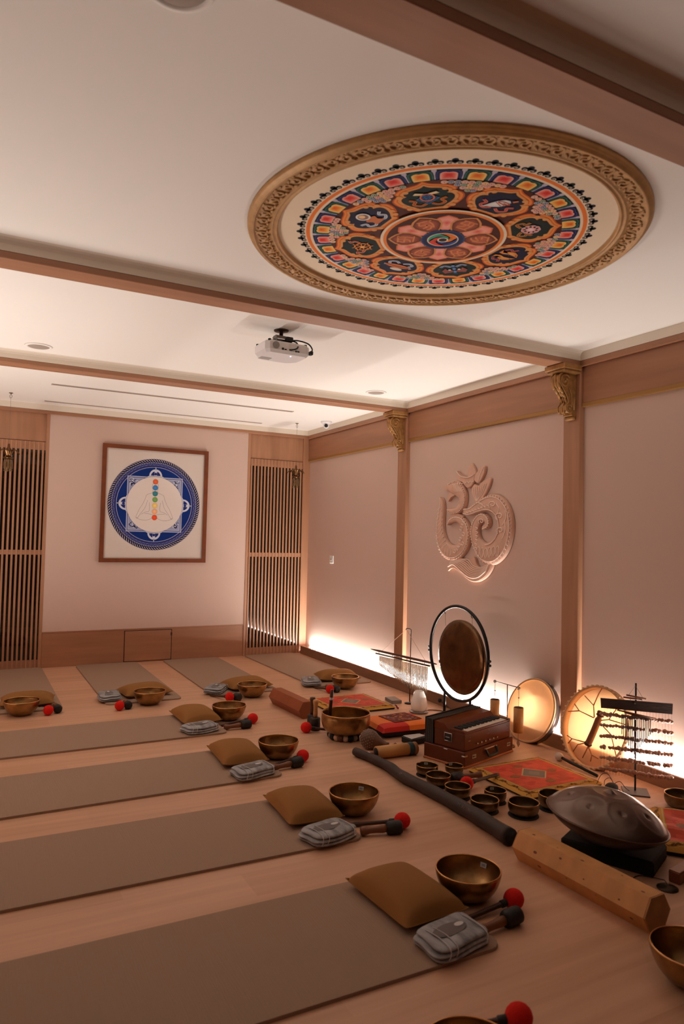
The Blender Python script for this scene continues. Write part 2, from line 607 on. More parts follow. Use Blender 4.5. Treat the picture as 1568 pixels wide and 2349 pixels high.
# ---------------------------------------------------------------- ceiling painting
CX, CY = -1.804, -5.284
md = thing('ceiling_medallion', 'round painted mandala medallion in a carved bronze-gilt frame on the ceiling', 'ceiling medallion', (CX, CY, ZC))
prof = [(.695, 0), (.695, -.014), (.700, -.020), (.706, -.020), (.709, -.014), (.714, -.014), (.717, -.020), (.723, -.020), (.726, -.016), (.760, -.019), (.790, -.022), (.793, -.028), (.799, -.030),
        (.804, -.028), (.806, -.022), (.814, -.020), (.820, -.012), (.820, 0)]
MB().lathe(prof, 96).build('gilt_frame', FRAMEGOLD, md)
og = MB()
def curl(cx, cz, R, turns, a0, sgn, rad):
    return [(cx + R * (1 - k / 16) * cos(a0 + sgn * turns * 2 * pi * k / 15), cz + R * (1 - k / 16) * sin(a0 + sgn * turns * 2 * pi * k / 15), -.020) for k in range(15)]
og.tube(curl(.757, .024, .026, 1.1, 0, 1, 0), [.006 - .0002 * k for k in range(15)], 5)
og.tube(curl(.760, -.026, .021, 1.0, pi, -1, 0), [.005 - .0002 * k for k in range(15)], 5)
for a, b, c, e in ((.738, .0, .014, .3), (.775, .004, .016, -.5), (.744, -.046, .014, .7), (.776, -.048, .012, -.3), (.736, .046, .012, .5), (.782, .046, .010, .2)):
    og.ball((a, b, -.019), (.006, c, .008), 8, 5, xf=Matrix.Translation((a, b, 0)) @ Matrix.Rotation(e, 4, 'Z') @ Matrix.Translation((-a, -b, 0)))
og_me = og.mesh('scroll_ornament', [FRAMEGOLD])
for k in range(40):
    link('scroll_ornament', og_me, md, rot=(0, 0, 2 * pi * k / 40))
A = Art(lambda x, y, l: (x, y, -.002 - l))
def pol(r, a):
    return (r * cos(radians(a)), r * sin(radians(a)))
def arcs(r, a0, a1, n):
    return [pol(r, a0 + (a1 - a0) * i / n) for i in range(n + 1)]
CREAMC, ORG, NAVY, GRN, BRN = (242, 224, 196), (240, 128, 52), (14, 18, 50), (8, 34, 30), (78, 30, 14)
A.disc(0, 0, .70, CREAMC, 0, 96)
for k in range(56):
    a = 360 * k / 56
    c = (8, 10, 34) if k % 2 else (6, 20, 20)
    for r, da, q in ((.606, 0, .0125), (.594, 1.75, .0115), (.594, -1.75, .0115), (.596, 0, .011)):
        A.disc(*pol(r, a + da), q, c, 1, 14)
    for s in (-1, 1):
        A.line([pol(.588, a + s * .5), pol(.594, a + s * 1.0), pol(.595, a + s * 1.9), pol(.589, a + s * 2.1), pol(.589, a + s * 1.4)], .0028, CREAMC, 2)
A.ring(0, 0, .578, .562, ORG, 1, 96)
A.ring(0, 0, .562, .551, CREAMC, 1, 96)
A.disc(0, 0, .551, (14, 18, 46), 1, 96)
for k in range(32):
    a = 360 * k / 32
    hw = 5.3
    dark, mid, cols = (((10, 20, 70), (70, 84, 150), [(250, 190, 170), (240, 120, 106), (226, 62, 50), (214, 44, 36)]) if k % 2 else
                       ((6, 62, 54), (70, 134, 116), [(255, 222, 140), (250, 176, 76), (238, 122, 40), (230, 96, 30)]))
    def pet(h, r0, r1):
        p = [pol(r0, a - h), pol(r0 + (r1 - r0) * .45, a - h * 1.02), pol(r0 + (r1 - r0) * .8, a - h * .96), pol(r1 - .004, a - h * .72), pol(r1 - .001, a - h * .36), pol(r1 - .005, a)]
        return p + [pol(r, ang) for r, ang in ((r1 - .001, a + h * .36), (r1 - .004, a + h * .72), (r0 + (r1 - r0) * .8, a + h * .96), (r0 + (r1 - r0) * .45, a + h * 1.02), (r0, a + h))]
    A.poly([pol(.482, a + 5.62 - .7), pol(.551, a + 5.62 - 1.0), pol(.551, a + 5.62 + 1.0), pol(.482, a + 5.62 + .7)], (196, 188, 204), 2)
    A.poly(pet(hw, .480, .549), dark, 3)
    A.line(pet(hw * .88, .480, .545)[0:], .0022, mid, 4)
    A.grad(pet(hw * .66, .481, .536), cols, 5)
A.disc(0, 0, .482, BRN, 6, 96)
# eight cusped cartouches
def cart(s, dr=0.0):
    half = smooth_path([(.262, 12), (.285, 15.0), (.31, 18.4), (.345, 20.8), (.378, 20.6), (.398, 18.0), (.404, 14.6), (.414, 15.6), (.430, 15.2), (.444, 12.4), (.452, 8.6), (.457, 5.0), (.464, 2.4), (.480, 0)], 3)
    r_c = .36
    pts = [(r_c + (r - r_c) * s, h * s) for r, h in half]
    return [(max(r, .24), -h) for r, h in pts] + [(max(r, .24), h) for r, h in reversed(pts[:-1])]
for k in range(8):
    a = 45 * k
    P = lambda s: [pol(r, a + h) for r, h in cart(s)]
    A.poly(P(1.03), (206, 96, 38), 7)
    A.poly(P(.98), (246, 146, 66), 8)
    A.poly(P(.90), (222, 118, 48), 9)
    A.poly(P(.86), (232, 160, 92), 10)
    fld = (9, 12, 40) if k % 2 == 0 else (6, 24, 20)
    for s in (-1, 1):
        for r, h, q in ((.30, 16, .012), (.33, 17.5, .010), (.40, 15, .013), (.425, 10, .012), (.28, 11, .012)):
            A.disc(*pol(r, a + s * h), q, (232, 160, 92), 12, 10)
    A.grad([pol(r, a + h) for r, h in cart(.76)], [fld, tuple(int(x * 1.5) for x in fld)], 11, pol(.36, a))
# cloud clusters between the cartouche tips
for k in range(8):
    a = 22.5 + 45 * k
    rr = random.Random(k)
    cl = [(242, 150, 140), (250, 190, 120), (60, 110, 170), (60, 140, 120), (240, 170, 160)]
    spots = [(.470, d) for d in (-13, -10, -7, -4, -1, 2, 5, 8, 11, 13.5)] + [(.450, d) for d in (-7, -4, -1.2, 1.6, 4.4, 7)] + [(.430, d) for d in (-4, -1, 2, 4.4)] + [(.413, d) for d in (-1, 1.6)]
    for r, dd in spots:
        c = rr.choice(cl)
        x, y = pol(r, a + dd)
        A.disc(x, y, .0125, (250, 226, 196), 13, 12)
        A.disc(x, y, .0102, c, 14, 12)
        A.ring(x, y, .0062, .0042, (250, 226, 196), 15, 10)
        A.disc(x, y, .0024, tuple(int(v * .6) for v in c), 15, 8)
# emblems in the cartouches
def loc(a, pts, r0=.352):
    """emblem coordinates (across, outwards) at direction a"""
    ca, sa = cos(radians(a)), sin(radians(a))
    return [((r0 + v) * ca - uu * sa, (r0 + v) * sa + uu * ca) for uu, v in pts]
def circ(cx, cy, r, n=16, ry=None):
    return [(cx + r * cos(2 * pi * i / n), cy + (ry or r) * sin(2 * pi * i / n)) for i in range(n)]
def ribbon(a, pts, c1, c2):
    p = smooth_path(pts, 5)
    A.line(loc(a, p), .013, c1, 16)
    A.line(loc(a, p), .007, c2, 17)
def scarf(a, c1, c2):
    for s in (-1, 1):
        ribbon(a, [(s * .01, -.03), (s * .035, -.045), (s * .06, -.03), (s * .05, -.008), (s * .072, .005)], c1, c2)
# endless knot
a = -135
scarf(a, (220, 140, 60), (170, 80, 40))
for i in range(-2, 3):
    for j in range(-2, 3):
        if abs(i) + abs(j) <= 3 and (i + j) % 2 == 0:
            A.poly(loc(a, [(i * .016 + x, j * .014 + y + .008) for x, y in ((-.014, 0), (0, -.012), (.014, 0), (0, .012))]), (62, 112, 170), 18)
            A.poly(loc(a, [(i * .016 + x, j * .014 + y + .008) for x, y in ((-.007, 0), (0, -.006), (.007, 0), (0, .006))]), (24, 52, 92), 19)
A.line(loc(a, circ(0, .02, .026)), .006, (226, 120, 60), 20, True)
for s in (-1, 1):
    A.poly(loc(a, [(s * .008, .05), (s * .04, .06), (s * .05, .045), (s * .02, .04)]), (240, 214, 170), 20)
# conch
a = -90
scarf(a, (226, 130, 120), (190, 90, 70))
A.grad(loc(a, [(-.052, -.045), (-.03, -.030), (-.012, -.026), (.014, -.012), (.030, .012), (.034, .034), (.02, .046), (.0, .042), (-.02, .022), (-.034, -.004), (-.04, -.022)]), [(214, 214, 214), (250, 246, 240)], 18)
for q in (.2, .5, .8):
    A.line(loc(a, smooth_path([(-.03 + .05 * q, .012 * q + .01), (.005 + .03 * q, -.008 + .03 * q), (.018 + .018 * q, -.014 + .034 * q)], 4)), .004, (190, 120, 90), 19)
A.line(loc(a, circ(.012, .02, .026, ry=.008)), .005, (200, 84, 50), 20, True)
A.poly(loc(a, [(.03, .046), (.044, .062), (.052, .056), (.04, .04)]), (220, 130, 70), 20)
# lotus
a = -45
for i in range(9):
    an = 2 * pi * i / 9
    A.poly(loc(a, circ(.024 * cos(an), .008 + .024 * sin(an), .015, 12)), (244, 150, 150), 18)
    A.line(loc(a, circ(.024 * cos(an), .008 + .024 * sin(an), .015, 12)), .002, (252, 220, 214), 19, True)
A.grad(loc(a, circ(0, .008, .02)), [(240, 160, 160), (252, 240, 236)], 20)
for s in (-1, 1):
    ribbon(a, [(s * .02, -.03), (s * .05, -.045), (s * .06, -.02), (s * .045, -.01), (s * .06, .01)], (224, 160, 80), (150, 90, 50))
# golden fish pair
a = 0
for s in (-1, 1):
    A.grad(loc(a, [(s * .004, .05), (s * .03, .036), (s * .046, .01), (s * .04, -.02), (s * .02, -.04), (s * .044, -.055), (s * .012, -.056), (s * .006, -.03), (s * .016, -.005), (s * .012, .025)]), [(214, 130, 60), (240, 176, 96)], 18)
    A.disc(*loc(a, [(s * .02, .032)])[0], .004, (60, 30, 20), 20, 8)
scarf(a, (210, 120, 120), (140, 60, 60))
# parasol / banner
a = 45
for s in (-1, 1):
    A.poly(loc(a, [(s * .008, .03), (s * .05, .04), (s * .06, .01), (s * .04, -.02), (s * .03, .004), (s * .01, .006)]), (146, 80, 70), 18)
    A.disc(*loc(a, [(s * .022, .0)])[0], .007, (240, 240, 230), 19, 10)
    ribbon(a, [(s * .012, -.03), (s * .04, -.05), (s * .06, -.035)], (200, 210, 230), (90, 120, 160))
for i in range(6):
    A.disc(*loc(a, [(0, -.045 + i * .018)])[0], .009, [(120, 160, 200), (40, 70, 120)][i % 2], 19, 10)
# white-cloth drum / vase group
a = 90
scarf(a, (236, 236, 236), (150, 160, 190))
A.poly(loc(a, smooth_path([(-.07, .0), (-.04, .016), (0, .022), (.04, .016), (.07, .0), (.04, -.014), (0, -.018), (-.04, -.014), (-.07, 0)], 3)), (210, 120, 70), 18)
A.poly(loc(a, circ(-.01, .034, .032, ry=.014)), (230, 220, 205), 19)
A.line(loc(a, [(-.06, 0), (0, .004), (.06, 0)]), .004, (150, 80, 44), 20)
# wheel
a = 135
A.line(loc(a, circ(0, .0, .034, 20)), .008, (236, 150, 74), 18, True)
for i in range(4):
    an = pi * i / 4
    A.line(loc(a, [(-.048 * cos(an), -.048 * sin(an)), (.048 * cos(an), .048 * sin(an))]), .006, (230, 140, 70), 18)
A.disc(*loc(a, [(0, 0)])[0], .011, (246, 190, 110), 20, 14)
for s in (-1, 1):
    ribbon(a, [(s * .036, .0), (s * .06, .018), (s * .05, .036), (s * .07, .04)], (230, 150, 130), (170, 90, 60))
# vase
a = 180
A.poly(loc(a, smooth_path([(-.03, -.045), (-.02, -.02), (-.032, .002), (-.01, .014), (-.016, .034), (.016, .034), (.01, .014), (.032, .002), (.02, -.02), (.03, -.045), (-.03, -.045)], 3)), (206, 122, 76), 18)
A.disc(*loc(a, [(0, .036)])[0], .030, (236, 232, 224), 19, 18)
A.disc(*loc(a, [(0, .036)])[0], .022, (150, 110, 96), 20, 18)
A.disc(*loc(a, [(0, .042)])[0], .014, (240, 200, 150), 21, 14)
scarf(a, (232, 232, 236), (170, 180, 200))
# central lotus
A.disc(0, 0, .264, CREAMC, 22, 80)
A.disc(0, 0, .252, (240, 136, 60), 23, 80)
A.disc(0, 0, .238, (74, 28, 12), 24, 80)
for k in range(6):
    a = 60 * k
    p = [pol(r, a + h) for r, h in ((.09, -8), (.15, -17), (.185, -17), (.205, -10), (.222, 0), (.205, 10), (.185, 17), (.15, 17), (.09, 8))]
    A.poly(p, (222, 120, 70), 25)
    A.grad([(x * .97, y * .97) for x, y in p], [(244, 150, 130), (250, 176, 156), (226, 90, 80)], 26)
for k in range(6):
    a = 30 + 60 * k
    sh = ((.085, -14), (.12, -22), (.155, -24.5), (.185, -21), (.208, -12), (.220, -6), (.232, 0), (.220, 6), (.208, 12), (.185, 21), (.155, 24.5), (.12, 22), (.085, 14))
    p = [pol(r, a + h) for r, h in sh]
    A.poly(p, (224, 152, 92), 27)
    q = [pol(.155 + (r - .155) * .87, a + h * .86) for r, h in sh]
    A.grad(q, [(96, 40, 24), (184, 96, 70), (204, 114, 84)], 28)
    g = random.Random(40 + k)
    def gl(pts, w=.008):
        A.line(loc(a, pts, .155), w, (222, 142, 88), 29)
    gl([(-.030, .034), (.034, .034)])
    gl(smooth_path([(.020, .034), (.024, .0), (.016, -.03)], 4))
    gl(smooth_path([(-.02, .03), (-.03, .008), (-.004, .006), (-.008, -.014), (-.028, -.02)], 4))
    if k % 2:
        gl(smooth_path([(-.004, .0), (.012, -.012), (.0, -.034), (-.02, -.038)], 4))
    else:
        gl([(-.026, -.03), (.03, -.034)], .007)
        gl([(.0, .03), (.006, .006), (.022, .002)], .007)
A.disc(0, 0, .092, (20, 36, 78), 30, 48)
A.ring(0, 0, .092, .082, (44, 84, 140), 31, 48, (20, 36, 78))
A.disc(0, 0, .066, CREAMC, 31, 48)
for k, (c1, c2) in enumerate((((24, 40, 96), (40, 70, 140)), ((246, 120, 100), (228, 70, 56)), ((16, 110, 90), (70, 170, 140)), ((250, 190, 110), (240, 120, 40)))):
    a0 = 90 * k - 50
    tw = lambda r: 150 * (1 - r / .061)
    n = 14
    P0 = [pol(.061 * i / n, a0 + tw(.061 * i / n)) for i in range(n + 1)]
    P1 = [pol(.061 * i / n, a0 + 90 + tw(.061 * i / n)) for i in range(n + 1)]
    A.strip(P0, P1, c1, c2, 32, False)
    A.poly(P0[-1:] + arcs(.0611, a0, a0 + 90, 12) + P1[-1:], c2, 32)
A.ring(0, 0, .023, .017, CREAMC, 33, 28)
A.disc(0, 0, .017, (18, 24, 48), 33, 24)
A.build('painted_mandala', md)

# ---------------------------------------------------------------- devices on the ceiling
def round_speaker(x, y, label):
    t = thing('ceiling_speaker', label, 'ceiling speaker', (x, y, ZC), group='round ceiling speakers')
    MB().lathe([(.072, -.004), (.074, -.008), (.086, -.007), (.092, 0)], 40).build('rim', WHITE, t)
    MB().lathe([(0, -.012), (.04, -.010), (.066, -.006), (.073, -.003)], 40).build('grille', SPKGRILLE, t)
round_speaker(-3.145, -6.085, 'grey round ceiling speaker cut off by the top edge of the photo')
round_speaker(-3.143, -2.405, 'flat round speaker in the ceiling bay of the projector, far from the carved wall')
round_speaker(-.417, -2.404, 'flat round speaker in the ceiling near the farther corbel')

t = thing('projector', 'white ceiling projector hanging on a short metal bracket', 'projector', (-1.852, -3.66, 2.487), .03)
body = []
for x, y in ((-.125, -.118), (.125, -.118), (.148, -.095), (.148, .06), (.09, .118), (-.09, .118), (-.148, .06), (-.148, -.095)):
    body += [(x, y, .018), (x, y, .062), (x * .93, y * .93, .072), (x * .90, y * .88, 0.0)]
MB().hull(body).build('body', WPLASTIC, t)
MB().lathe([(0, 0), (.022, 0), (.022, .003), (0, .003)], 20, xf=TR((-.085, -.1185, .043), (pi / 2, 0, 0))).build('vent_grille', M('projector vent', (150, 146, 142), .7), t)
for x, z, w, h in ((-.040, .026, .012, .012), (-.022, .024, .014, .006), (.048, .022, .008, .010), (.064, .022, .014, .007), (.012, .026, .018, .008)):
    MB().box(x - w / 2, x + w / 2, -.121, -.117, z - h / 2, z + h / 2).build('socket', BLACK, t)
MB().box(-.115, -.045, .03, .085, -.0015, .003).build('lamp_vent', M('projector lamp vent', (168, 164, 160), .7), t)
MB().lathe([(0, -.002), (.0035, -.0015), (.004, .002)], 10, xf=TR((.035, -.07, -.001))).build('status_light', M('status light', (200, 200, 255), .3, emit=(.6, .6, 1), estr=5), t)
for x, y in ((-.12, -.10), (.125, -.09), (-.13, .06)):
    MB().lathe([(0, 0), (.010, 0), (.010, .010), (.006, .012), (0, .012)], 14, xf=TR((x, y, .069))).build('foot', BLACK, t)
MB().cbox(-.095, .10, -.045, -.035, .070, .094, .001).cbox(-.095, .10, .035, .045, .070, .094, .001).cbox(-.095, .10, -.045, .045, .070, .074, .001).build('mount_plate', GREYMET, t)
mb = MB()
mb.cbox(-.045, -.038, -.03, .03, .07, .132, .001).cbox(.038, .045, -.03, .03, .07, .132, .001).cbox(-.045, .045, -.02, .02, .128, .136, .001)
mb.tube([(-.05, 0, .11), (.05, 0, .11)], .009, 10)
for x in (-.046, .046):
    mb.lathe([(0, -.004), (.011, -.004), (.011, .004), (0, .004)], 6, xf=TR((x, 0, .105), (0, pi / 2, 0)))
mb.build('yoke', GREYMET, t)
MB().lathe([(.012, .13), (.012, .165), (.045, .168), (.047, .173), (0, .173)], 20).build('ceiling_flange', M('dark bracket metal', (70, 52, 42), .5, metal=.5), t)
MB().cbox(.02, .062, -.05, -.015, .098, .128, .004).build('plug', BLACK, t)
p1 = smooth_path([(.055, -.03, .112), (.10, -.05, .112), (.145, -.09, .09), (.160, -.115, .055), (.150, -.13, .034)], 5)
p2 = smooth_path([(.06, -.03, .11), (.075, -.07, .09), (.06, -.12, .05), (.035, -.135, .03), (.012, -.122, .026)], 5)
MB().tube(p1, .0045, 7).cbox(.138, .158, -.138, -.108, .012, .036, .003).tube(p2, .0045, 7).build('cable', BLACK, t)

def slot_vent(y, x0, x1, w, label):
    t = thing('slot_vent', label, 'air vent', ((x0 + x1) / 2, y, ZC))
    L = (x1 - x0) / 2
    MB().box(-L, L, -w / 2, w / 2, -.002, .002).build('slot', M('vent grey %s' % label[:5], (150, 134, 124), .7), t)
    mb = MB()
    for s in (-1, 1):
        mb.box(-L - .006, L + .006, s * w / 2 - .004, s * w / 2 + .004, -.004, .002)
        mb.box(s * L - .006, s * L + .006, -w / 2, w / 2, -.004, .002)
    mb.build('rim', M('vent rim', (178, 164, 152), .7), t)
slot_vent(-1.11, -2.928, -.64, .042, 'wide linear air slot across the farthest ceiling bay, nearer the beam')
slot_vent(-.222, -2.905, -.634, .030, 'narrow linear air slot in the ceiling close to the back wall')

t = thing('security_camera', 'small white dome security camera on the ceiling in the back corner', 'security camera', (-.075, -.76, ZC))
MB().lathe([(.062, 0), (.062, -.012), (.052, -.024), (.036, -.034)], 28).build('base', WPLASTIC, t)
MB().ball((0, 0, -.042), .036, 20, 12).build('eyeball', WPLASTIC, t)
mb = MB()
mb.ball((-.016, -.026, -.051), .020, 14, 10)
mb.build('lens', BLACK, t)

# lotus ornaments hanging in front of the slatted screens
CRYSTAL = M('amber glass', (190, 158, 112), .08, trans=.8)
BRORN = M('ornament brass', (104, 74, 46), .3, metal=.9)
def hanging_lotus(x, label):
    t = thing('hanging_lotus', label, 'hanging ornament', (x, -.46, 2.05), group='hanging lotus ornaments')
    mb = MB()
    mb.lathe([(.018, .606), (.018, .61), (.006, .604), (.005, .598)], 14)
    mb.build('ceiling_hook', M('hook bronze', (110, 80, 56), .4, metal=.7), t)
    mb = MB()
    mb.tube([(.009 * cos(2 * pi * i / 12), 0, .578 + .016 * sin(2 * pi * i / 12)) for i in range(12)], .0022, 6, closed=True)
    mb.tube([(0, 0, .562), (0, 0, .14)], .0012, 6)
    mb.build('wire', WIRE, t)
    MB().lathe([(0, .135), (.010, .13), (.012, .10), (.022, .085), (.014, .06), (.012, .02), (.03, .012), (.042, .006), (.044, -.004), (.03, -.012), (0, -.012)], 20).build('stem_ring', BRORN, t)
    pm = MB()
    def f(u, v):
        w = .024 * sin(pi * min(1, .12 + .88 * v)) * (1 - .35 * v)
        r = .022 + .080 * v
        return (r - .010 * (2 * u - 1) ** 2, (2 * u - 1) * w, .014 + .062 * sin(v * 2.9) + .012 * v * v)
    pm.grid(f, 4, 7)
    pme = pm.mesh('petal', [BRORN])
    for k in range(7):
        link('petal', pme, t, rot=(0, 0, 2 * pi * k / 7 + .2))
    gm = MB().ball((.030, 0, -.060), (.011, .011, .052), 10, 8).ball((.030, 0, -.118), .007, 8, 6).mesh('crystal_drop', [CRYSTAL])
    for k in range(8):
        link('crystal_drop', gm, t, rot=(0, 0, 2 * pi * k / 8))
hanging_lotus(-.295, 'brass lotus ornament hanging on a wire in front of the slatted screen nearest the corner')
hanging_lotus(-3.222, 'brass lotus ornament hanging on a wire before the slatted screen left of the picture')

# ---------------------------------------------------------------- framed picture on the back wall
PCX, PCZ = -1.7455, 1.690
t = thing('framed_picture', 'wood-framed print of a blue mandala ring with a seated figure and seven coloured discs', 'picture', (PCX, 0, PCZ))
HW, HH, FW = .5685, .6235, .042
fr = M('brown picture frame', (112, 56, 26), .4, vary=.15, vscale=4, stretch=(3, 3, 3))
for x0, x1, z0, z1 in ((-HW, -HW + FW, -HH, HH), (HW - FW, HW, -HH, HH)):
    MB().hull([(x, y, z) for x in (x0, x1) for z, y in ((z0, -.034), (z1, -.034))] + [(x, -.002, z) for x in (x0, x1) for z in (z0, z1)]).build('frame_rail', fr, t)
for z0, z1 in ((-HH, -HH + FW), (HH - FW, HH)):
    MB().box(-HW + FW, HW - FW, -.033, -.002, z0, z1).build('frame_rail', fr, t)
MB().box(-HW + FW, HW - FW, -.018, -.002, -HH + FW, HH - FW).build('mount_board', M('mount board', (212, 199, 190), .8), t)
S = Art(lambda x, z, l: (x, -.0185 - l, z), .00025)
LAV, BLU, DK = (172, 176, 200), (10, 42, 112), (12, 18, 66)
S.line([(-HW + FW + .012, -HH + FW + .012), (HW - FW - .012, -HH + FW + .012), (HW - FW - .012, HH - FW - .012), (-HW + FW + .012, HH - FW - .012)], .002, (186, 170, 160), 1, True)
OX, OZ = -.010, .002
def po(r, a, ox=OX, oz=OZ):
    return (ox + r * cos(radians(a)), oz + r * sin(radians(a)))
for k in range(112):
    a = 360 * k / 112
    S.line([po(.452, a - 3.2), po(.468, a - .6), po(.486, a + 1.0), po(.494, a + 3.4)], [.013, .015, .013, .003], DK, 2)
    S.line([po(.446, a - .5), po(.456, a + 1.6)], [.008, .003], (120, 130, 180), 3)
S.ring(OX, OZ, .449, .404, (40, 44, 104), 2, 90)
for k in range(64):
    a = 360 * k / 64
    S.line([po(.440, a), po(.428, a + 2.6), po(.440, a + 5)], .003, (140, 146, 190), 3)
    S.line([po(.412, a), po(.420, a + 2), po(.412, a + 3.6), po(.424, a + 4.4)], .003, (30, 34, 88), 3)
S.ring(OX, OZ, .453, .449, LAV, 3, 90)
S.ring(OX, OZ, .427, .4245, (120, 128, 180), 3, 90)
S.disc(OX, OZ, .406, LAV, 4, 90)
S.disc(OX, OZ, .401, BLU, 5, 90)
H = .298
def rot(p):
    return (OX + p[0], OZ + p[1])
S.poly([rot(p) for p in ((-H, -H), (H, -H), (H, H), (-H, H))], LAV, 6)
S.poly([rot(p) for p in ((-H + .012, -H + .012), (H - .012, -H + .012), (H - .012, H - .012), (-H + .012, H - .012))], (84, 92, 138), 7)
S.poly([rot(p) for p in ((-H + .02, -H + .02), (H - .02, -H + .02), (H - .02, H - .02), (-H + .02, H - .02))], (182, 184, 204), 8)
S.poly([rot(p) for p in ((-H + .028, -H + .028), (H - .028, -H + .028), (H - .028, H - .028), (-H + .028, H - .028))], (150, 156, 188), 9)
g = random.Random(3)
for sx in (-1, 1):
    for sz in (-1, 1):
        for k in range(16):
            u, v = .19 + .07 * g.random(), .19 + .07 * g.random()
            c = (36, 46, 96) if k % 3 else (214, 216, 228)
            an = g.random() * 6.28
            S.line([rot((sx * (u + .016 * cos(an + q)), sz * (v + .016 * sin(an + q)))) for q in (0, .9, 1.8, 2.7)], .007, c, 10 + k % 2)
for k in range(4):
    an = pi / 2 * k
    def gp(x, z):
        z += .278
        return rot((x * cos(an) - z * sin(an), x * sin(an) + z * cos(an)))
    S.poly([gp(x, z) for x, z in ((-.086, .0), (.086, .0), (.086, .022), (.074, .028), (-.074, .028), (-.086, .022))], (204, 206, 220), 12)
    S.poly([gp(.070 * cos(pi * i / 16), .026 + .078 * sin(pi * i / 16)) for i in range(17)], (206, 208, 222), 12)
    for s in (-1, 1):
        S.poly([gp(s * (.012 + .036 * u), .034 + v) for u, v in ((0, 0), (1.1, 0), (.9, .022), (.5, .038), (.05, .046))], (30, 44, 108), 13)
    S.line([gp(0, .096), gp(0, .128)], [.014, .002], (214, 216, 228), 12)
    S.poly([gp(.013 * cos(2 * pi * i / 10), .052 + .016 * sin(2 * pi * i / 10)) for i in range(10)], (30, 44, 108), 14)
    S.poly([gp(x, z) for x, z in ((-.03, .0), (.03, .0), (.024, .012), (-.024, .012))], (60, 70, 110), 14)
S.disc(OX, OZ, .302, (60, 70, 110), 15, 80)
S.disc(OX, OZ, .300, (226, 214, 207), 16, 80)
G = (140, 126, 120)
def fig(pts, w=.0026, c=G):
    p = smooth_path(pts, 5)
    S.line([(OX + x, OZ + z) for x, z in p], w, c, 17)
for s in (-1, 1):
    fig([(s * .0, .235), (s * .026, .222), (s * .034, .19), (s * .026, .155), (s * .03, .128), (s * .05, .118), (s * .09, .100), (s * .104, .06), (s * .13, .0), (s * .160, -.05), (s * .19, -.12), (s * .196, -.145), (s * .18, -.15), (s * .166, -.13), (s * .14, -.09), (s * .105, -.04), (s * .085, .02), (s * .078, .045)])
    fig([(s * .060, .02), (s * .056, -.03), (s * .062, -.075), (s * .10, -.085), (s * .14, -.11)])
    fig([(s * .19, -.145), (s * .16, -.165), (s * .09, -.172), (s * .03, -.15), (s * .0, -.12), (s * -.05, -.105), (s * -.11, -.10)])
    fig([(s * .165, -.125), (s * .18, -.155), (s * .195, -.15)], .002)
for k, c in enumerate(((222, 104, 66), (70, 134, 196), (60, 130, 140), (120, 166, 92), (240, 206, 120), (246, 180, 134), (232, 84, 48))):
    z = .246 - k * .0645
    S.disc(OX, OZ + z, .0290, tuple(int(v * .82) for v in c), 18, 28)
    S.disc(OX, OZ + z, .0265, c, 19, 28)
    S.disc(OX, OZ + z, .012, tuple(min(255, int(v * 1.07)) for v in c), 20, 18)
S.build('printed_art', t)

# ---------------------------------------------------------------- carved symbol on the right wall (wood, traced as strokes of varying width)
OMW = M('carved wood, terracotta wash', (214, 172, 150), .6, vary=.06, vscale=20)
OML = M('carved ridges, paler', (242, 216, 200), .6)
OY0, OZ0 = -3.158, 1.527
# crop pixels -> metres on the wall (u runs to the picture's right, towards the camera)
def om(px, py):
    s = (px / 6.817 + 980 - 1094.5)
    h = (1200 - (py / 6.817 + 1050))
    return (s * .00553 * (1 + s * .00012), h * .00352)
t = thing('wall_carving', 'large carved wooden om-shaped relief with lotus crown on the tinted wall', 'wall carving', (XW, OY0, OZ0 + .0))
def P3(u, v, d):
    return (-d, -u, v)
def stroke(mb, pts, depth=.042, nseg=8, base=.004):
    p = smooth_path(pts, 8)
    q = []
    for x, y, w in p:
        u, v = om(x, y)
        q.append((u, v, max(w, 3) * .5 * .00068))
    n = len(q)
    prof = [(-1, base), (-1, depth * .62), (-.9, depth * .78), (-.55, depth * .95), (0, depth), (.55, depth * .95), (.9, depth * .78), (1, depth * .62), (1, base)]
    vs = []
    for i in range(n):
        a, b = q[max(i - 1, 0)], q[min(i + 1, n - 1)]
        dx, dy = b[0] - a[0], b[1] - a[1]
        d = sqrt(dx * dx + dy * dy) or 1e-9
        nx, ny = -dy / d, dx / d
        for s, h in prof:
            vs.append(P3(q[i][0] + nx * s * q[i][2], q[i][1] + ny * s * q[i][2], h))
    k = len(prof)
    fs = [(i * k + j, i * k + j + 1, (i + 1) * k + j + 1, (i + 1) * k + j) for i in range(n - 1) for j in range(k - 1)]
    fs += [tuple(range(k)), tuple(range(n * k - 1, (n - 1) * k - 1, -1))]
    mb.add(vs, fs, 0, True)
    return q
def edge_beads(mb, q, side, every=2, inset=.82, r=.0058, depth=.040):
    n = len(q)
    for i in range(2, n - 2, every):
        a, b = q[i - 1], q[i + 1]
        dx, dy = b[0] - a[0], b[1] - a[1]
        d = sqrt(dx * dx + dy * dy) or 1e-9
        mb.ball(P3(q[i][0] - dy / d * q[i][2] * inset * side, q[i][1] + dx / d * q[i][2] * inset * side, depth), r, 6, 4)
def edge_rib(mb, q, side, inset=.7, r=.0045, depth=.041, i0=0, i1=None):
    pts = []
    n = len(q)
    for i in range(i0, i1 or n):
        a, b = q[max(i - 1, 0)], q[min(i + 1, n - 1)]
        dx, dy = b[0] - a[0], b[1] - a[1]
        d = sqrt(dx * dx + dy * dy) or 1e-9
        pts.append(P3(q[i][0] - dy / d * q[i][2] * inset * side, q[i][1] + dx / d * q[i][2] * inset * side, depth))
    mb.tube(pts, r, 5)
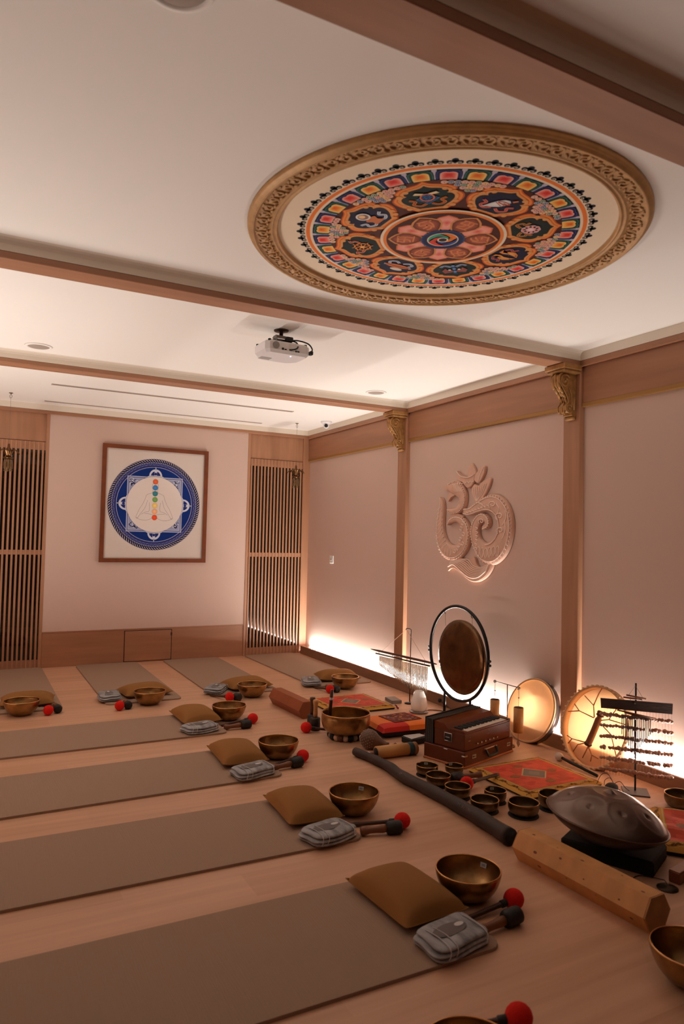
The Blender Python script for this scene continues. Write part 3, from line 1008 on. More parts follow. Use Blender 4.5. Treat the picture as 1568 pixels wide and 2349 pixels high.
def slab(mb, pts, depth=.03, sm=6):
    p = smooth_path(pts + pts[:1], sm)[:-1] if sm else pts
    q = [om(x, y) for x, y in p]
    cx, cy = sum(a for a, b in q) / len(q), sum(b for a, b in q) / len(q)
    n = len(q)
    vs = [P3(u, v, .004) for u, v in q] + [P3(u, v, depth * .8) for u, v in q] + [P3(u + (cx - u) * .06, v + (cy - v) * .06, depth) for u, v in q]
    fs = [(i, (i + 1) % n, n + (i + 1) % n, n + i) for i in range(n)] + [(n + i, n + (i + 1) % n, 2 * n + (i + 1) % n, 2 * n + i) for i in range(n)]
    fs += [tuple(range(2 * n, 3 * n)), tuple(range(n - 1, -1, -1))]
    mb.add(vs, fs, 0, False)
def rib(mb, pts, r=.0032, depth=.032):
    r, depth = r * 1.3, depth + (.006 if depth > .030 else 0)
    mb.tube([P3(*om(x, y), depth) for x, y in smooth_path(pts, 5)], r, 5)

beads, ridge = MB(), MB()
mb = MB()
q = stroke(mb, [(385, 450, 90), (450, 450, 150), (540, 470, 190), (610, 560, 150), (635, 650, 116), (615, 750, 104), (545, 820, 84), (450, 835, 64), (372, 800, 8)])
edge_beads(beads, q, 1)
slab(mb, [(290, 440), (350, 400), (430, 420), (440, 470), (360, 480)], .028, 4)
slab(mb, [(400, 520), (470, 500), (500, 570), (430, 610), (380, 675), (375, 600)], .03, 4)
for c in ((610, 620), (595, 710), (570, 790)):
    ridge.tube([P3(*om(c[0] + 30 * cos(k * pi / 5), c[1] + 38 * sin(k * pi / 5)), .034) for k in range(10)], .003, 5, closed=True)
ridge.tube([P3(*om(570 + 25 * cos(k * pi / 5), 410 + 22 * sin(k * pi / 5)), .036) for k in range(10)], .003, 5, closed=True)
for k in range(5):
    rib(ridge, [(470 + k * 34, 395), (500 + k * 22, 430 + k * 4), (520 + k * 30, 540)], .0025, .036)
mb.build('bird_head', OMW, t)
mb = MB()
slab(mb, [(440, 870), (400, 960), (460, 990), (560, 960), (640, 930), (560, 880)], .026, 4)
q = stroke(mb, [(392, 1060, 8), (440, 1000, 46), (540, 970, 74), (640, 1030, 118), (695, 1160, 134), (690, 1300, 142), (630, 1430, 166), (520, 1510, 190), (400, 1500, 200), (305, 1400, 196), (252, 1220, 160), (248, 1020, 120), (268, 830, 92), (275, 700, 56), (252, 596, 6)])
edge_beads(beads, q, 1)
edge_rib(ridge, q, 1, .62, .004)
for k in range(11):
    y = 760 + k * 66
    x0 = 205 + max(0, (y - 1150) * .22)
    rib(ridge, [(x0, y + 60), (270 + max(0, (y - 1150) * .18), y), (288 + max(0, (y - 1150) * .35), y - 40)], .003, .033)
for k in range(4):
    rib(ridge, [(300 + k * 50, 1540 + k * 12), (310 + k * 52, 1470), (330 + k * 50, 1420 + k * 10)], .003, .034)
for x, y in ((690, 1040), (660, 1120), (700, 1210), (650, 1290), (690, 1360), (610, 1440), (560, 1490), (640, 1390)):
    rib(ridge, [(x - 40, y - 30), (x - 8, y - 10), (x - 22, y + 28), (x - 52, y + 8)], .003, .036)
mb.build('feathered_curve', OMW, t)
mb = MB()
q = stroke(mb, [(660, 850, 70), (760, 850, 90), (880, 790, 130), (1010, 740, 180), (1130, 760, 224), (1225, 870, 236), (1268, 1030, 236), (1262, 1200, 240), (1200, 1380, 262), (1090, 1490, 270), (970, 1480, 230), (880, 1370, 170), (835, 1230, 140), (835, 1110, 128), (870, 1010, 110), (935, 950, 96), (1005, 985, 88), (1018, 1060, 74), (955, 1112, 40)])
edge_beads(beads, q, 1, 2, .86)
edge_rib(ridge, q, 1, .70, .004)
edge_rib(ridge, q, -1, .78, .004, i1=80)
for cx, cy, R, a0 in ((1110, 760, 60, 2.2), (1210, 940, 62, 2.0), (1225, 1150, 56, 2.0), (950, 1010, 46, 2.2)):
    ridge.tube([P3(*om(cx + R * (1 - k / 22) * cos(a0 + k * .42), cy + R * (1 - k / 22) * sin(a0 + k * .42)), .043) for k in range(20)], .0044, 5)
for a, b in (((1160, 740), (1180, 900)), ((1290, 860), (1250, 1080)), ((1280, 1000), (1250, 1280)), ((900, 720), (960, 790))):
    rib(ridge, [a, ((a[0] + b[0]) / 2 + 30, (a[1] + b[1]) / 2), b], .0032, .036)
for k in range(6):
    x, y = 900 + k * 56, 1420 + 20 * sin(k)
    rib(ridge, [(x, y + 130), (x - 18, y + 40), (x + 14, y - 20), (x + 34, y + 50), (x + 16, y + 130)], .003, .036)
for k in range(9):
    x, y = 700 + k * 44, 875 - k * 14
    rib(ridge, [(x, y + 16), (x + 16, y - 14), (x + 36, y + 6)], .003, .034)
for k in range(6):
    x, y = 838 + 6 * sin(k), 1100 + k * 62
    rib(ridge, [(x + 16, y), (x + 52, y + 18), (x + 26, y + 46)], .003, .034)
mb.build('scroll_curve', OMW, t)
mb = MB()
slab(mb, [(755, 500), (800, 424), (868, 452), (930, 392), (1044, 352), (1030, 470), (955, 620), (880, 710), (825, 745), (785, 620)], .026, 5)
for k in range(7):
    rib(ridge, [(850, 700), (800 + k * 24, 590 - k * 4), (790 + k * 34, 480 - k * 8)], .0022, .028)
mb.build('wing', OMW, t)
mb = MB()
slab(mb, [(700, 300), (690, 200), (745, 92), (795, 160), (822, 250), (790, 310)], .024, 5)
slab(mb, [(800, 350), (830, 260), (900, 175), (960, 160), (955, 270), (890, 400), (830, 400)], .028, 5)
slab(mb, [(530, 182), (560, 235), (640, 288), (730, 304), (815, 268), (800, 400), (740, 470), (690, 470), (620, 380), (560, 345), (532, 280)], .032, 5)
for k in range(4):
    cx, cy = 620 + k * 56, 385 - 4 * k
    ridge.tube([P3(*om(cx + 20 * cos(a * .6), cy + 20 * sin(a * .6)), .034) for a in range(7)], .003, 5)
rib(ridge, [(536, 200), (610, 285), (730, 312), (818, 275)], .003, .033)
rib(ridge, [(870, 390), (900, 280), (950, 180)], .003, .029)
mb.build('lotus_crown', OMW, t)
mb = MB()
slab(mb, [(385, 1815), (396, 1730), (440, 1640), (530, 1600), (640, 1590), (700, 1660), (735, 1710), (756, 1620), (800, 1560), (838, 1590), (870, 1680), (930, 1722), (1010, 1670), (1100, 1615), (1085, 1720), (1010, 1850), (900, 1935), (800, 1948), (700, 1900), (600, 1820), (500, 1762), (430, 1772)], .032, 4)
for k in range(8):
    rib(ridge, [(410 + k * 6, 1745 - k * 14), (500 + k * 20, 1700 - k * 12), (620 + k * 18, 1790 - k * 26), (760 + k * 10, 1880 - k * 26), (900 + k * 6, 1870 - k * 22), (1020 + k * 5, 1760 - k * 14)], .003, .032)
mb.build('wave_base', OMW, t)
bo = beads.build('bead_border', OML, t)
bo['kind'] = 'stuff'
rg = ridge.build('carved_ridges', OML, t)
rg['kind'] = 'stuff'

t = thing('wall_switch', 'small white switch plate on the tinted wall between corner and first post', 'switch', (XW, -.652, 1.134))
MB().cbox(-.010, .002, -.043, .043, -.043, .043, .004).build('plate', WPLASTIC, t)
MB().cbox(-.014, -.008, -.022, .022, -.014, .014, .002).build('rocker', M('grey switch key', (190, 184, 176), .4), t)

# ---------------------------------------------------------------- mats with cushion, blanket, bowl and mallets
def mat_mesh(L, W, m):
    r = .05
    pts = []
    for cx, cy, a0 in ((L - r, W / 2 - r, 0), (r, W / 2 - r, 90), (r, -W / 2 + r, 180), (L - r, -W / 2 + r, 270)):
        for k in range(5):
            a = radians(a0 + 22.5 * k)
            pts.append((cx + r * cos(a), cy + r * sin(a)))
    mb = MB()
    n = len(pts)
    cx = L / 2
    rings = [(1, 0), (1, .009), (.9985, .012)]
    vs = []
    for s, z in rings:
        vs += [(cx + (x - cx) * s, y * s, z) for x, y in pts]
    fs = [tuple(range(n - 1, -1, -1)), tuple(range(2 * n, 3 * n))]
    for k in range(2):
        fs += [(k * n + i, k * n + (i + 1) % n, (k + 1) * n + (i + 1) % n, (k + 1) * n + i) for i in range(n)]
    mb.add(vs, fs)
    return mb.mesh('yoga_mat', [m])
MAT1 = mat_mesh(1.83, .61, MATM)
MATE = .0125
def mat(x, y, rz, label):
    o = link('yoga_mat', MAT1, None, loc=(x, y, 0), rot=(0, 0, rz))
    return tag(o, label, 'yoga mat', 'taupe yoga mats')
SIDE = ['nearest of the four mats lying across the room', 'second of the four mats lying across the room, counting from the camera',
        'third of the four mats lying across the room, counting from the camera', 'farthest of the four mats lying across the room']
mat(-1.875, -5.505, pi - .005, 'taupe yoga mat, ' + SIDE[0])
mat(-1.878, -4.565, pi - .01, 'taupe yoga mat, ' + SIDE[1])
mat(-1.878, -3.63, pi + .012, 'taupe yoga mat, ' + SIDE[2])
mat(-1.880, -2.665, pi + .006, 'taupe yoga mat, ' + SIDE[3])
BX = (-.385, -1.325, -2.225, -3.14)
BACK = ['beside the lit wall', 'below the hatch side of the back wall', 'in line with the framed picture', 'by the slatted screen left of the picture']
mat(-.36, -1.850, pi / 2 + .015, 'taupe yoga mat running to the back wall beside the lit wall')
mat(-1.33, -1.848, pi / 2 - .01, 'taupe yoga mat running to the back wall between hatch and right slatted screen')
mat(-2.20, -1.842, pi / 2 - .0, 'taupe yoga mat running to the back wall below the framed picture')
mat(-3.13, -1.838, pi / 2 - .0, 'taupe yoga mat running to the back wall before the left slatted screen')

def cushion_mesh(lx, ly, h, seed):
    g = random.Random(seed)
    ph = [g.random() * 6.28 for _ in range(4)]
    mb = MB()
    n = 20
    def f(s):
        def fn(u, v):
            a, b = 2 * u - 1, 2 * v - 1
            e = (1 - abs(a) ** 2.6) * (1 - abs(b) ** 2.6)
            z = h * max(e, 0) ** .48
            k = 1 - .07 * (1 - abs(a)) * abs(b) ** 3 * 1
            x = a * lx / 2 * (1 - .07 * (1 - b * b) * abs(a) ** 3)
            y = b * ly / 2 * (1 - .07 * (1 - a * a) * abs(b) ** 3)
            z *= 1 + .05 * sin(5 * u + ph[0]) * sin(4 * v + ph[1])
            zz = .022 + .010 * (abs(a) * abs(b)) ** 3
            return (x, y, zz + (z * .80 if s > 0 else -min(z * .3, .020)))
        return fn
    mb.grid(f(1), n, n)
    mb.grid(f(-1), n, n)
    return mb
cm = cushion_mesh(.28, .40, .095, 1)
cpiping = MB()
def cushion(x, y, rz, label, flip=False):
    t = thing('cushion', label, 'cushion', (x, y, MATE), rz, 'ochre cushions on the mats')
    link('cover', CUSH_ME, t)
    link('seam', SEAM_ME, t)
CUSH_ME = cm.mesh('cover', [OCHRE])
sp = []
for a, b in [(-1 + .1 * i, -1) for i in range(20)] + [(1, -1 + .1 * i) for i in range(20)] + [(1 - .1 * i, 1) for i in range(20)] + [(-1, 1 - .1 * i) for i in range(20)]:
    sp.append((a * .14 * (1 - .07 * (1 - b * b) * abs(a) ** 3), b * .20 * (1 - .07 * (1 - a * a) * abs(b) ** 3), .022 + .010 * (abs(a) * abs(b)) ** 3))
SEAM_ME = MB().tube(sp, .0022, 5, closed=True).mesh('seam', [OCHRE])
cushion(-2.024, -5.425, .05, 'ochre cushion in the dark foreground, on the nearest cross-lying mat')
cushion(-2.010, -4.475, -.06, 'ochre cushion second from the camera, on the second cross-lying mat')
cushion(-2.018, -3.535, -.06, 'ochre cushion third from the camera, on the third cross-lying mat')
cushion(-1.995, -2.555, .02, 'ochre cushion fourth from the camera, on the farthest cross-lying mat')
cushion(-.325, -1.625, pi / 2 - .22, 'ochre cushion beside the lit wall, behind the bowl in the back corner')
cushion(-1.265, -1.650, pi / 2 + .12, 'ochre cushion on the back-row mat behind the reddish hexagonal tube')
cushion(-2.155, -1.590, pi / 2 + .12, 'ochre cushion mostly hidden by a bowl, on the mat below the framed picture')
cushion(-3.065, -1.600, pi / 2 - .10, 'ochre cushion at the left edge of the photo on the back-left mat')

GREYCL = M('grey blanket cloth', (158, 159, 162), .65, vary=.45, vscale=28, bump=.35, bscale=60, stretch=(1, .3, 1))
GREYLT = M('pale grey print', (206, 204, 204), .6)
GREYDK = M('dark grey print', (104, 98, 96), .6)
def blanket_mesh(seed):
    g = random.Random(seed)
    mb = MB()
    ph = [g.random() * 6 for _ in range(6)]
    def layer(z0, z1, sx, sy, off):
        def fn(u, v):
            a = 2 * pi * u
            cx, cy = cos(a), sin(a)
            e = 4.5
            r = 1 / (abs(cx) ** e + abs(cy) ** e) ** (1 / e)
            vv = v * pi
            k = sin(vv) ** .35 if 0 < v < 1 else 0
            x, y = cx * r * sx * k, cy * r * sy * k
            z = z0 + (z1 - z0) * (1 - cos(vv)) / 2
            w = .004 * sin(9 * u * 2 * pi / 3 + ph[0]) * k + .003 * sin(40 * x + ph[1]) * sin(50 * y + ph[2])
            return (x + off + w, y + w * .8, z + w * .6 * v)
        mb.grid(fn, 36, 10)
    layer(.001, .018, .122, .086, 0)
    layer(.014, .033, .124, .083, -.004)
    layer(.029, .050, .118, .080, .003)
    return mb
BLA = [blanket_mesh(s).mesh('folded_cloth', [GREYCL]) for s in (2, 5)]
pm = MB()
pm.grid(lambda u, v: (-.01 + .075 * sqrt(u) * cos(2 * pi * v), .0 + .032 * sqrt(u) * sin(2 * pi * v), .0535 - .002 * u), 4, 24)
PRN = pm.mesh('oval_print', [GREYDK])
pm = MB()
pm.grid(lambda u, v: (.038 + .020 * sqrt(u) * cos(2 * pi * v), .004 + .011 * sqrt(u) * sin(2 * pi * v), .0545 - .0005 * u), 3, 16)
PRW = pm.mesh('light_print', [GREYLT])
PST = []
for x in (-.092, -.060, .082):
    st = MB()
    st.tube(smooth_path([(x, -.080, .012), (x + .004, -.086, .030), (x + .008, -.074, .0475), (x + .014, -.02, .0525), (x + .01, .04, .052)], 5), [.003] * 21, 5, flat=.5)
    PST.append(st.mesh('pale_stripe', [GREYLT]))
def blanket(x, y, rz, label, k=0, z=MATE):
    t = thing('folded_blanket', label, 'blanket', (x, y, z), rz, 'folded grey blankets')
    link('folded_cloth', BLA[k], t)
    link('oval_print', PRN, t)
    link('light_print', PRW, t)
    for me in PST:
        link('pale_stripe', me, t)
blanket(-2.035, -5.728, .15, 'folded grey blanket in the dark foreground, against the nearest ochre cushion', 0)
blanket(-2.032, -4.800, .16, 'folded grey blanket beside the second cushion from the camera', 1)
blanket(-2.040, -3.862, .22, 'folded grey blanket beside the third cushion from the camera', 0)
blanket(-2.055, -2.872, .14, 'folded grey blanket beside the fourth cushion from the camera, on the farthest cross-lying mat', 1)
blanket(-.660, -1.735, 1.25, 'folded grey blanket by the corner cushion, behind the red mallet near the lit wall', 1)
blanket(-1.570, -1.715, .95, 'folded grey blanket on the back-row mat behind the reddish hexagonal tube', 0)
blanket(-2.455, -1.660, 1.50, 'folded grey blanket on the mat below the framed picture', 1)

def bowl_profile(r, h, th, k=0):
    if k == 0:
        o = [(.0, 0), (.30, .0), (.46, .03), (.66, .16), (.84, .40), (.95, .68), (1.0, .92), (1.0, 1.0)]
    else:
        o = [(.0, 0), (.56, .0), (.74, .05), (.90, .22), (.985, .48), (1.0, .72), (.985, .92), (1.0, 1.0)]
    out = [(a * r, b * h) for a, b in smooth_path(o[1:], 3)]
    inn = [(max(a * r - th, .001), b * h + (th if b < .05 else th * (1 - b))) for a, b in smooth_path(o[1:], 3)]
    return [(.0005, 0)] + out + list(reversed(inn)) + [(.0005, th)]
BOWL = MB().lathe(bowl_profile(.126, .108, .005), 48).mesh('bowl_body', [BRASS])
RIMB = MB().tube([(.1238 * cos(2 * pi * i / 48), .1238 * sin(2 * pi * i / 48), .108) for i in range(48)], .0028, 6, closed=True).mesh('rim', [M('polished brass rim', (214, 160, 104), .25, metal=1.0)])
def sticker(t, r, h, a, w, hh, name='paper_label'):
    """small paper label curved against the inside wall below the rim"""
    k = .92
    mb = MB()
    mb.grid(lambda u, v: (r * k * (.965 + .035 * v) * cos(a + (u - .5) * w / r), r * k * (.965 + .035 * v) * sin(a + (u - .5) * w / r), h * .70 + hh * v), 5, 2)
    o = mb.build(name, PAPER, t)
    mb = MB()
    for q in (.3, .55):
        mb.grid(lambda u, v: (r * k * (.96 + .033 * (q + .12 * v)) * cos(a + (u - .5) * w * .6 / r), r * k * (.96 + .033 * (q + .12 * v)) * sin(a + (u - .5) * w * .6 / r), h * .70 + hh * (q + .12 * v)), 4, 1)
    mb.build('printed_lines', INK, o)
def bowl(x, y, label, lab=None, z=0.0, rz=0):
    t = thing('singing_bowl', label, 'singing bowl', (x, y, z), rz, 'brass singing bowls beside the mats')
    link('bowl_body', BOWL, t)
    link('rim', RIMB, t)
    if lab is not None:
        sticker(t, .126, .108, radians(lab), .030, .018)
bowl(-1.773, -5.483, 'brass singing bowl in the dark foreground beside the nearest ochre cushion', 20)
bowl(-1.771, -4.569, 'brass singing bowl beside the second cushion from the camera', 42)
bowl(-1.772, -3.599, 'brass singing bowl beside the third cushion from the camera')
bowl(-1.753, -2.607, 'brass singing bowl beside the fourth cushion from the camera, on the farthest cross-lying mat', 150)
bowl(-.422, -1.967, 'brass singing bowl near the lit wall, in front of the corner cushion')
bowl(-1.326, -1.963, 'brass singing bowl at the foot of the back-row mat behind the reddish hexagonal tube')
bowl(-2.183, -1.908, 'brass singing bowl at the foot of the mat below the framed picture')
bowl(-3.125, -1.888, 'brass singing bowl at the foot of the back-left mat, at the left photo edge')
bowl(-1.462, -6.215, 'brass singing bowl cut off by the right photo edge, beyond the pale hexagonal tube', 130)
bowl(-2.375, -6.262, 'brass singing bowl at the bottom edge of the photo, only its rim showing')

FBALL = MB().ball((0, 0, 0), (.040, .037, .037), 18, 12).mesh('felt_head', [RED])
FH = MB().lathe([(.0, 0), (.010, .0), (.012, .01), (.0095, .05), (.009, .16), (.011, .20), (.008, .226)], 14, xf=TR((-.028, 0, 0), (0, -pi / 2, 0))).mesh('handle', [DKWOOD])
FC = MB().lathe([(.011, 0), (.0135, .004), (.0135, .03), (.010, .034)], 14, xf=TR((-.03, 0, 0), (0, -pi / 2, 0))).mesh('collar', [LEATHER])
def felt_mallet(x, y, rz, label, z=0.037, tilt=0.12):
    t = thing('felt_mallet', label, 'mallet', (x, y, z), 0, 'red felt mallets', rot=(0, -tilt, rz))
    link('felt_head', FBALL, t)
    link('handle', FH, t)
    link('collar', FC, t)
PHEAD = MB().lathe([(0, 0), (.022, 0), (.029, .005), (.031, .02), (.031, .062), (.027, .072), (.016, .075)], 18, xf=TR((.03, 0, 0), (0, -pi / 2, 0))).mesh('leather_head', [LEATHER])
PHAN = MB().lathe([(.016, 0), (.018, .02), (.015, .05), (.014, .08), (.018, .10), (.021, .115), (.016, .124)], 16, xf=TR((-.044, 0, 0), (0, -pi / 2, 0))).mesh('handle', [HANDLEW])
def leather_mallet(x, y, rz, label, z=0.031, tilt=0.06):
    t = thing('leather_mallet', label, 'mallet', (x, y, z), 0, 'leather-wrapped wooden mallets', rot=(0, -tilt, rz))
    link('leather_head', PHEAD, t)
    link('handle', PHAN, t)
def pair(xr, yr, ar, xb, yb, ab, where):
    felt_mallet(xr, yr, ar, 'red felt-ball mallet with dark handle ' + where)
    leather_mallet(xb, yb, ab, 'black leather-headed wooden mallet ' + where)
pair(-1.672, -5.628, -.02, -1.748, -5.712, .06, 'by the bowl in the dark foreground')
pair(-1.652, -4.830, -.52, -1.715, -4.872, -.30, 'by the bowl of the second cushion from the camera')
pair(-1.668, -3.737, .12, -1.735, -3.815, .08, 'by the bowl of the third cushion from the camera')
pair(-1.632, -2.785, -.02, -1.715, -2.893, -.06, 'by the bowl of the fourth cushion from the camera')
pair(-.645, -2.100, -1.42, -.575, -2.088, -1.47, 'by the corner bowl near the lit wall')
pair(-1.560, -2.060, -1.22, -1.490, -2.065, -1.40, 'by the bowl behind the reddish hexagonal tube')
pair(-2.439, -2.026, pi * 1.46, -2.370, -2.005, pi * 1.48, 'by the bowl below the framed picture')
pair(-2.946, -1.970, pi * 1.50, -2.876, -1.930, pi * 1.5, 'by the bowl at the left edge of the photo')
felt_mallet(-2.108, -6.138, -.35, 'red felt-ball mallet at the bottom edge of the photo beside the cut-off bowl rim')
felt_mallet(-1.374, -3.160, 2.80, 'red felt-ball mallet lying left of the big bowl on the beaded ring', tilt=.12)

# ---------------------------------------------------------------- big bowl on a ring, strikers around it
t = thing('ring_cushion', 'round ring cushion wrapped in brown, white and black bands under the big bowl', 'ring cushion', (-1.18, -3.384, 0))
bands = [M('band brown', (96, 62, 44), .8), M('band cream', (196, 168, 148), .8), M('band black', (30, 26, 26), .8), M('band grey', (140, 122, 112), .8)]
for k in range(20):
    mb = MB()
    a0, a1 = 2 * pi * k / 20, 2 * pi * (k + 1) / 20 - .02
    R = .100 if k % 2 else .104
    mb.tube([(R * cos(a0 + (a1 - a0) * i / 4), R * sin(a0 + (a1 - a0) * i / 4), .024) for i in range(5)], [.020, .0235, .024, .0235, .020], 10)
    mb.build('wrapped_band', bands[(0, 1, 2, 3, 2, 1)[k % 6]], t)
t = thing('singing_bowl', 'largest brass singing bowl, standing on a striped ring cushion', 'singing bowl', (-1.18, -3.384, .040))
MB().lathe([(a, b) for a, b in bowl_profile(.169, .135, .006, 1)], 56).build('bowl_body', BRASS, t)
MB().tube([(.166 * cos(2 * pi * i / 56), .166 * sin(2 * pi * i / 56), .135) for i in range(56)], .0034, 6, closed=True).build('rim', RIMB.materials[0], t)
t = thing('striker', 'thin dark striker with white tape leaning inside the big bowl', 'striker', (-1.272, -3.308, .062), 0, rot=(.03, .06, 0))
MB().lathe([(0, 0), (.012, .0), (.012, .24), (.009, .262), (0, .264)], 14).build('stick', DKWOOD, t)
MB().lathe([(.0125, .19), (.0128, .192), (.0128, .205), (.0125, .207)], 14).build('tape', PAPER, t)
def standing_mallet(x, y, label, dark):
    t = thing('standing_mallet', label, 'mallet', (x, y, 0), 0)
    MB().lathe([(0, 0), (.034, 0), (.036, .006), (.036, .082), (.032, .09), (.015, .092)], 22).build('leather_head', LEATHER, t)
    MB().lathe([(.015, .09), (.017, .12), (.015, .15), (.017, .18), (.021, .20), (.019, .212), (0, .214)], 16).build('handle', DKWOOD if dark else PALEW, t)
standing_mallet(-1.285, -3.122, 'black-headed mallet standing on its head with pale wooden handle up, left of the big bowl', False)
standing_mallet(-1.270, -3.040, 'mallet with dark handle standing on its head just behind the pale-handled one', True)

# ---------------------------------------------------------------- hexagonal tubes
def hexpoly(R, a0=0):
    return [(R * cos(radians(a0 + 60 * k)), R * sin(radians(a0 + 60 * k))) for k in range(6)]
KNOTTY = M('knotty pine', (206, 150, 92), .5, vary=.12, vscale=3, stretch=(5, 5, .6))
REDWOOD = M('reddish varnished wood', (146, 74, 36), .4, vary=.08, vscale=3, stretch=(5, 5, .6))
def hextube(name, label, p0, p1, R, mat, knots=False):
    dx, dy = p1[0] - p0[0], p1[1] - p0[1]
    L = sqrt(dx * dx + dy * dy)
    t = thing(name, label, 'hexagonal tube', (p0[0], p0[1], R * cos(pi / 6)), atan2(dy, dx))
    # local x is the axis; flats face up and down
    xf = Matrix(((0, 0, 1, 0), (1, 0, 0, 0), (0, 1, 0, 0), (0, 0, 0, 1)))
    pl = hexpoly(R, 0)
    MB().prism(pl, .006, L - .006, xf=xf).build('tube_body', mat, t)
    e = M('end grain ' + name, tuple(int(v * .85) for v in ((206, 150, 92) if knots else (158, 86, 48))), .6, vary=.15, vscale=20)
    for a, b in ((0, .006), (L - .006, L)):
        MB().prism([(x * .985, y * .985) for x, y in pl], a, b, xf=xf).build('end_plate', e, t)
    if knots:
        g = random.Random(5)
        km = M('dark knot', (120, 70, 34), .55)
        mb = MB()
        h = R * cos(pi / 6)
        for k in range(13):
            u = .05 + (L - .1) * k / 12 + g.random() * .03
            face = k % 3
            an = radians((90, 150, 210)[face])
            s = (g.random() - .5) * R * .7
            c = Vector((u, cos(an) * h - sin(an) * s, sin(an) * h + cos(an) * s))
            rr = .002 + .004 * g.random()
            nrm = Vector((0, cos(an), sin(an)))
            tg = Vector((0, -sin(an), cos(an)))
            mb.add([tuple(c + nrm * .0006 + Vector((1, 0, 0)) * (rr * 1.7 * cos(q * pi / 5)) + tg * (rr * sin(q * pi / 5))) for q in range(10)], [tuple(range(10))])
        mb.build('knot_marks', km, t)
    return t
hextube('hexagonal_tube', 'pale knotty-pine hexagonal tube lying in the right foreground', (-1.337, -5.318), (-1.312, -5.972), .073, KNOTTY, True)
hextube('hexagonal_tube', 'reddish-brown varnished hexagonal tube lying behind the standing mallets', (-1.226, -2.268), (-1.202, -2.815), .073, REDWOOD)

# ---------------------------------------------------------------- small bowls on dark coasters
SB = [  # x, y, r, h, label, sticker angle
    (-1.103, -4.249, .064, .050, 'small dark bronze bowl nearest the harmonium corner, with a paper label', 62),
    (-.945, -4.300, .054, .042, 'smallest bronze bowl, right against the harmonium front, with a paper label', 80),
    (-1.143, -4.416, .070, .050, 'small bronze bowl beside the long dark pipe, second from the harmonium', None),
    (-1.161, -4.616, .069, .054, 'small bronze bowl beside the long dark pipe, next to the red mallet head', None),
    (-1.147, -4.822, .072, .050, 'small bronze bowl beside the long dark pipe, closest to the purple pouch', None),
    (-1.018, -4.752, .058, .055, 'small bronze bowl with paper label nearest the edge of the patterned cloth', 70),
    (-1.004, -4.951, .077, .058, 'bronze bowl on a wide dark coaster in front of the handpan', None),
    (-.802, -4.950, .075, .066, 'bronze bowl half hidden behind the handpan, by the front corner of the patterned cloth', None)]
COASTER = M('dark felt coaster', (34, 26, 24), .9)
for i, (x, y, r, h, lb, st) in enumerate(SB):
    c = MB().lathe([(0, 0), (r * .98, 0), (r * 1.0, .002), (r * .98, .004), (0, .004)], 28).build('coaster', COASTER)
    c.location = (x, y, 0)
    tag(c, ['dark coaster under the labelled bowl at the harmonium corner', 'dark coaster under the smallest bowl at the harmonium front',
            'dark coaster under the second bowl along the long pipe', 'dark coaster under the bowl beside the red mallet head',
            'dark coaster under the pipe-side bowl closest to the purple pouch', 'dark coaster under the labelled bowl nearest the patterned cloth',
            'widest dark coaster, under the bowl in front of the handpan', 'dark coaster under the bowl half hidden behind the handpan'][i], 'coaster', 'dark coasters')
    t = thing('small_singing_bowl', lb, 'singing bowl', (x, y, .004), 0, 'small bronze bowls')
    h *= 1.10
    MB().lathe(bowl_profile(r, h, .0035, 1), 36).build('bowl_body', BRASSDK, t)
    MB().tube([(r * .985 * cos(2 * pi * k / 36), r * .985 * sin(2 * pi * k / 36), h) for k in range(36)], .0019, 5, closed=True).build('rim', RIMB.materials[0], t)
    if st is not None:
        sticker(t, r, h, radians(st), .024, .012)
t = thing('small_singing_bowl', 'bronze bowl at the right edge of the photo behind the rumpled cloth', 'singing bowl', (-.155, -5.215, 0), 0, 'small bronze bowls')
MB().lathe(bowl_profile(.082, .068, .004, 1), 36).build('bowl_body', BRASSDK, t)
MB().tube([(.081 * cos(2 * pi * k / 36), .081 * sin(2 * pi * k / 36), .068) for k in range(36)], .002, 5, closed=True).build('rim', RIMB.materials[0], t)
felt_mallet(-1.045, -4.545, pi + .12, 'red felt-ball mallet lying among the small bowls', .036, -.03)
leather_mallet(-1.035, -4.435, pi - .12, 'black leather-headed mallet lying among the small bowls', .031, -.02)

# ---------------------------------------------------------------- long pipes and shakers
t = thing('didgeridoo', 'long dark wooden didgeridoo lying along the row of small bowls', 'didgeridoo', (-1.30, -4.5, 0))
path = smooth_path([(-.016, .735, .029), (.012, .56, .029), (.020, .38, .031), (-.004, .20, .034), (.012, -.05, .034), (.014, -.30, .036), (.006, -.48, .038), (-.016, -.705, .042)], 6)
g = random.Random(2)
R = [.025 + .014 * i / (len(path) - 1) + .0015 * sin(i * 1.1) for i in range(len(path))]
DIDG = M('dark eucalyptus wood', (52, 38, 34), .6, vary=.3, vscale=9, bump=.2, bscale=25)
mb = MB()
mb.tube(path, R, 16)
mb.build('pipe', DIDG, t)
mb = MB()
mb.lathe([(0, 0), (R[-1] * .75, 0), (R[-1] * .78, .002), (0, .002)], 18, xf=TR((-.016, -.7055, .042), (pi / 2, 0, 0)))
mb.build('bore', BLACK, t)
mb = MB()
for i, (dx, dy, yy) in enumerate(((-.012, .010, -.34), (-.018, -.004, -.37), (-.008, .006, -.42), (-.014, 0, -.46), (.0, .004, .165), (-.004, -.004, .18))):
    z = .034
    xx = .012 if yy < 0 else -.004
    for q in range(2):
        mb.tube([(xx - .030 + dx * .2, yy + q * .012, z + .022 + dy * .3), (xx - .022, yy + q * .012 + dy, z + .030)], .0012, 4)
mb.build('painted_marks', M('faded white paint', (150, 140, 128), .8), t)

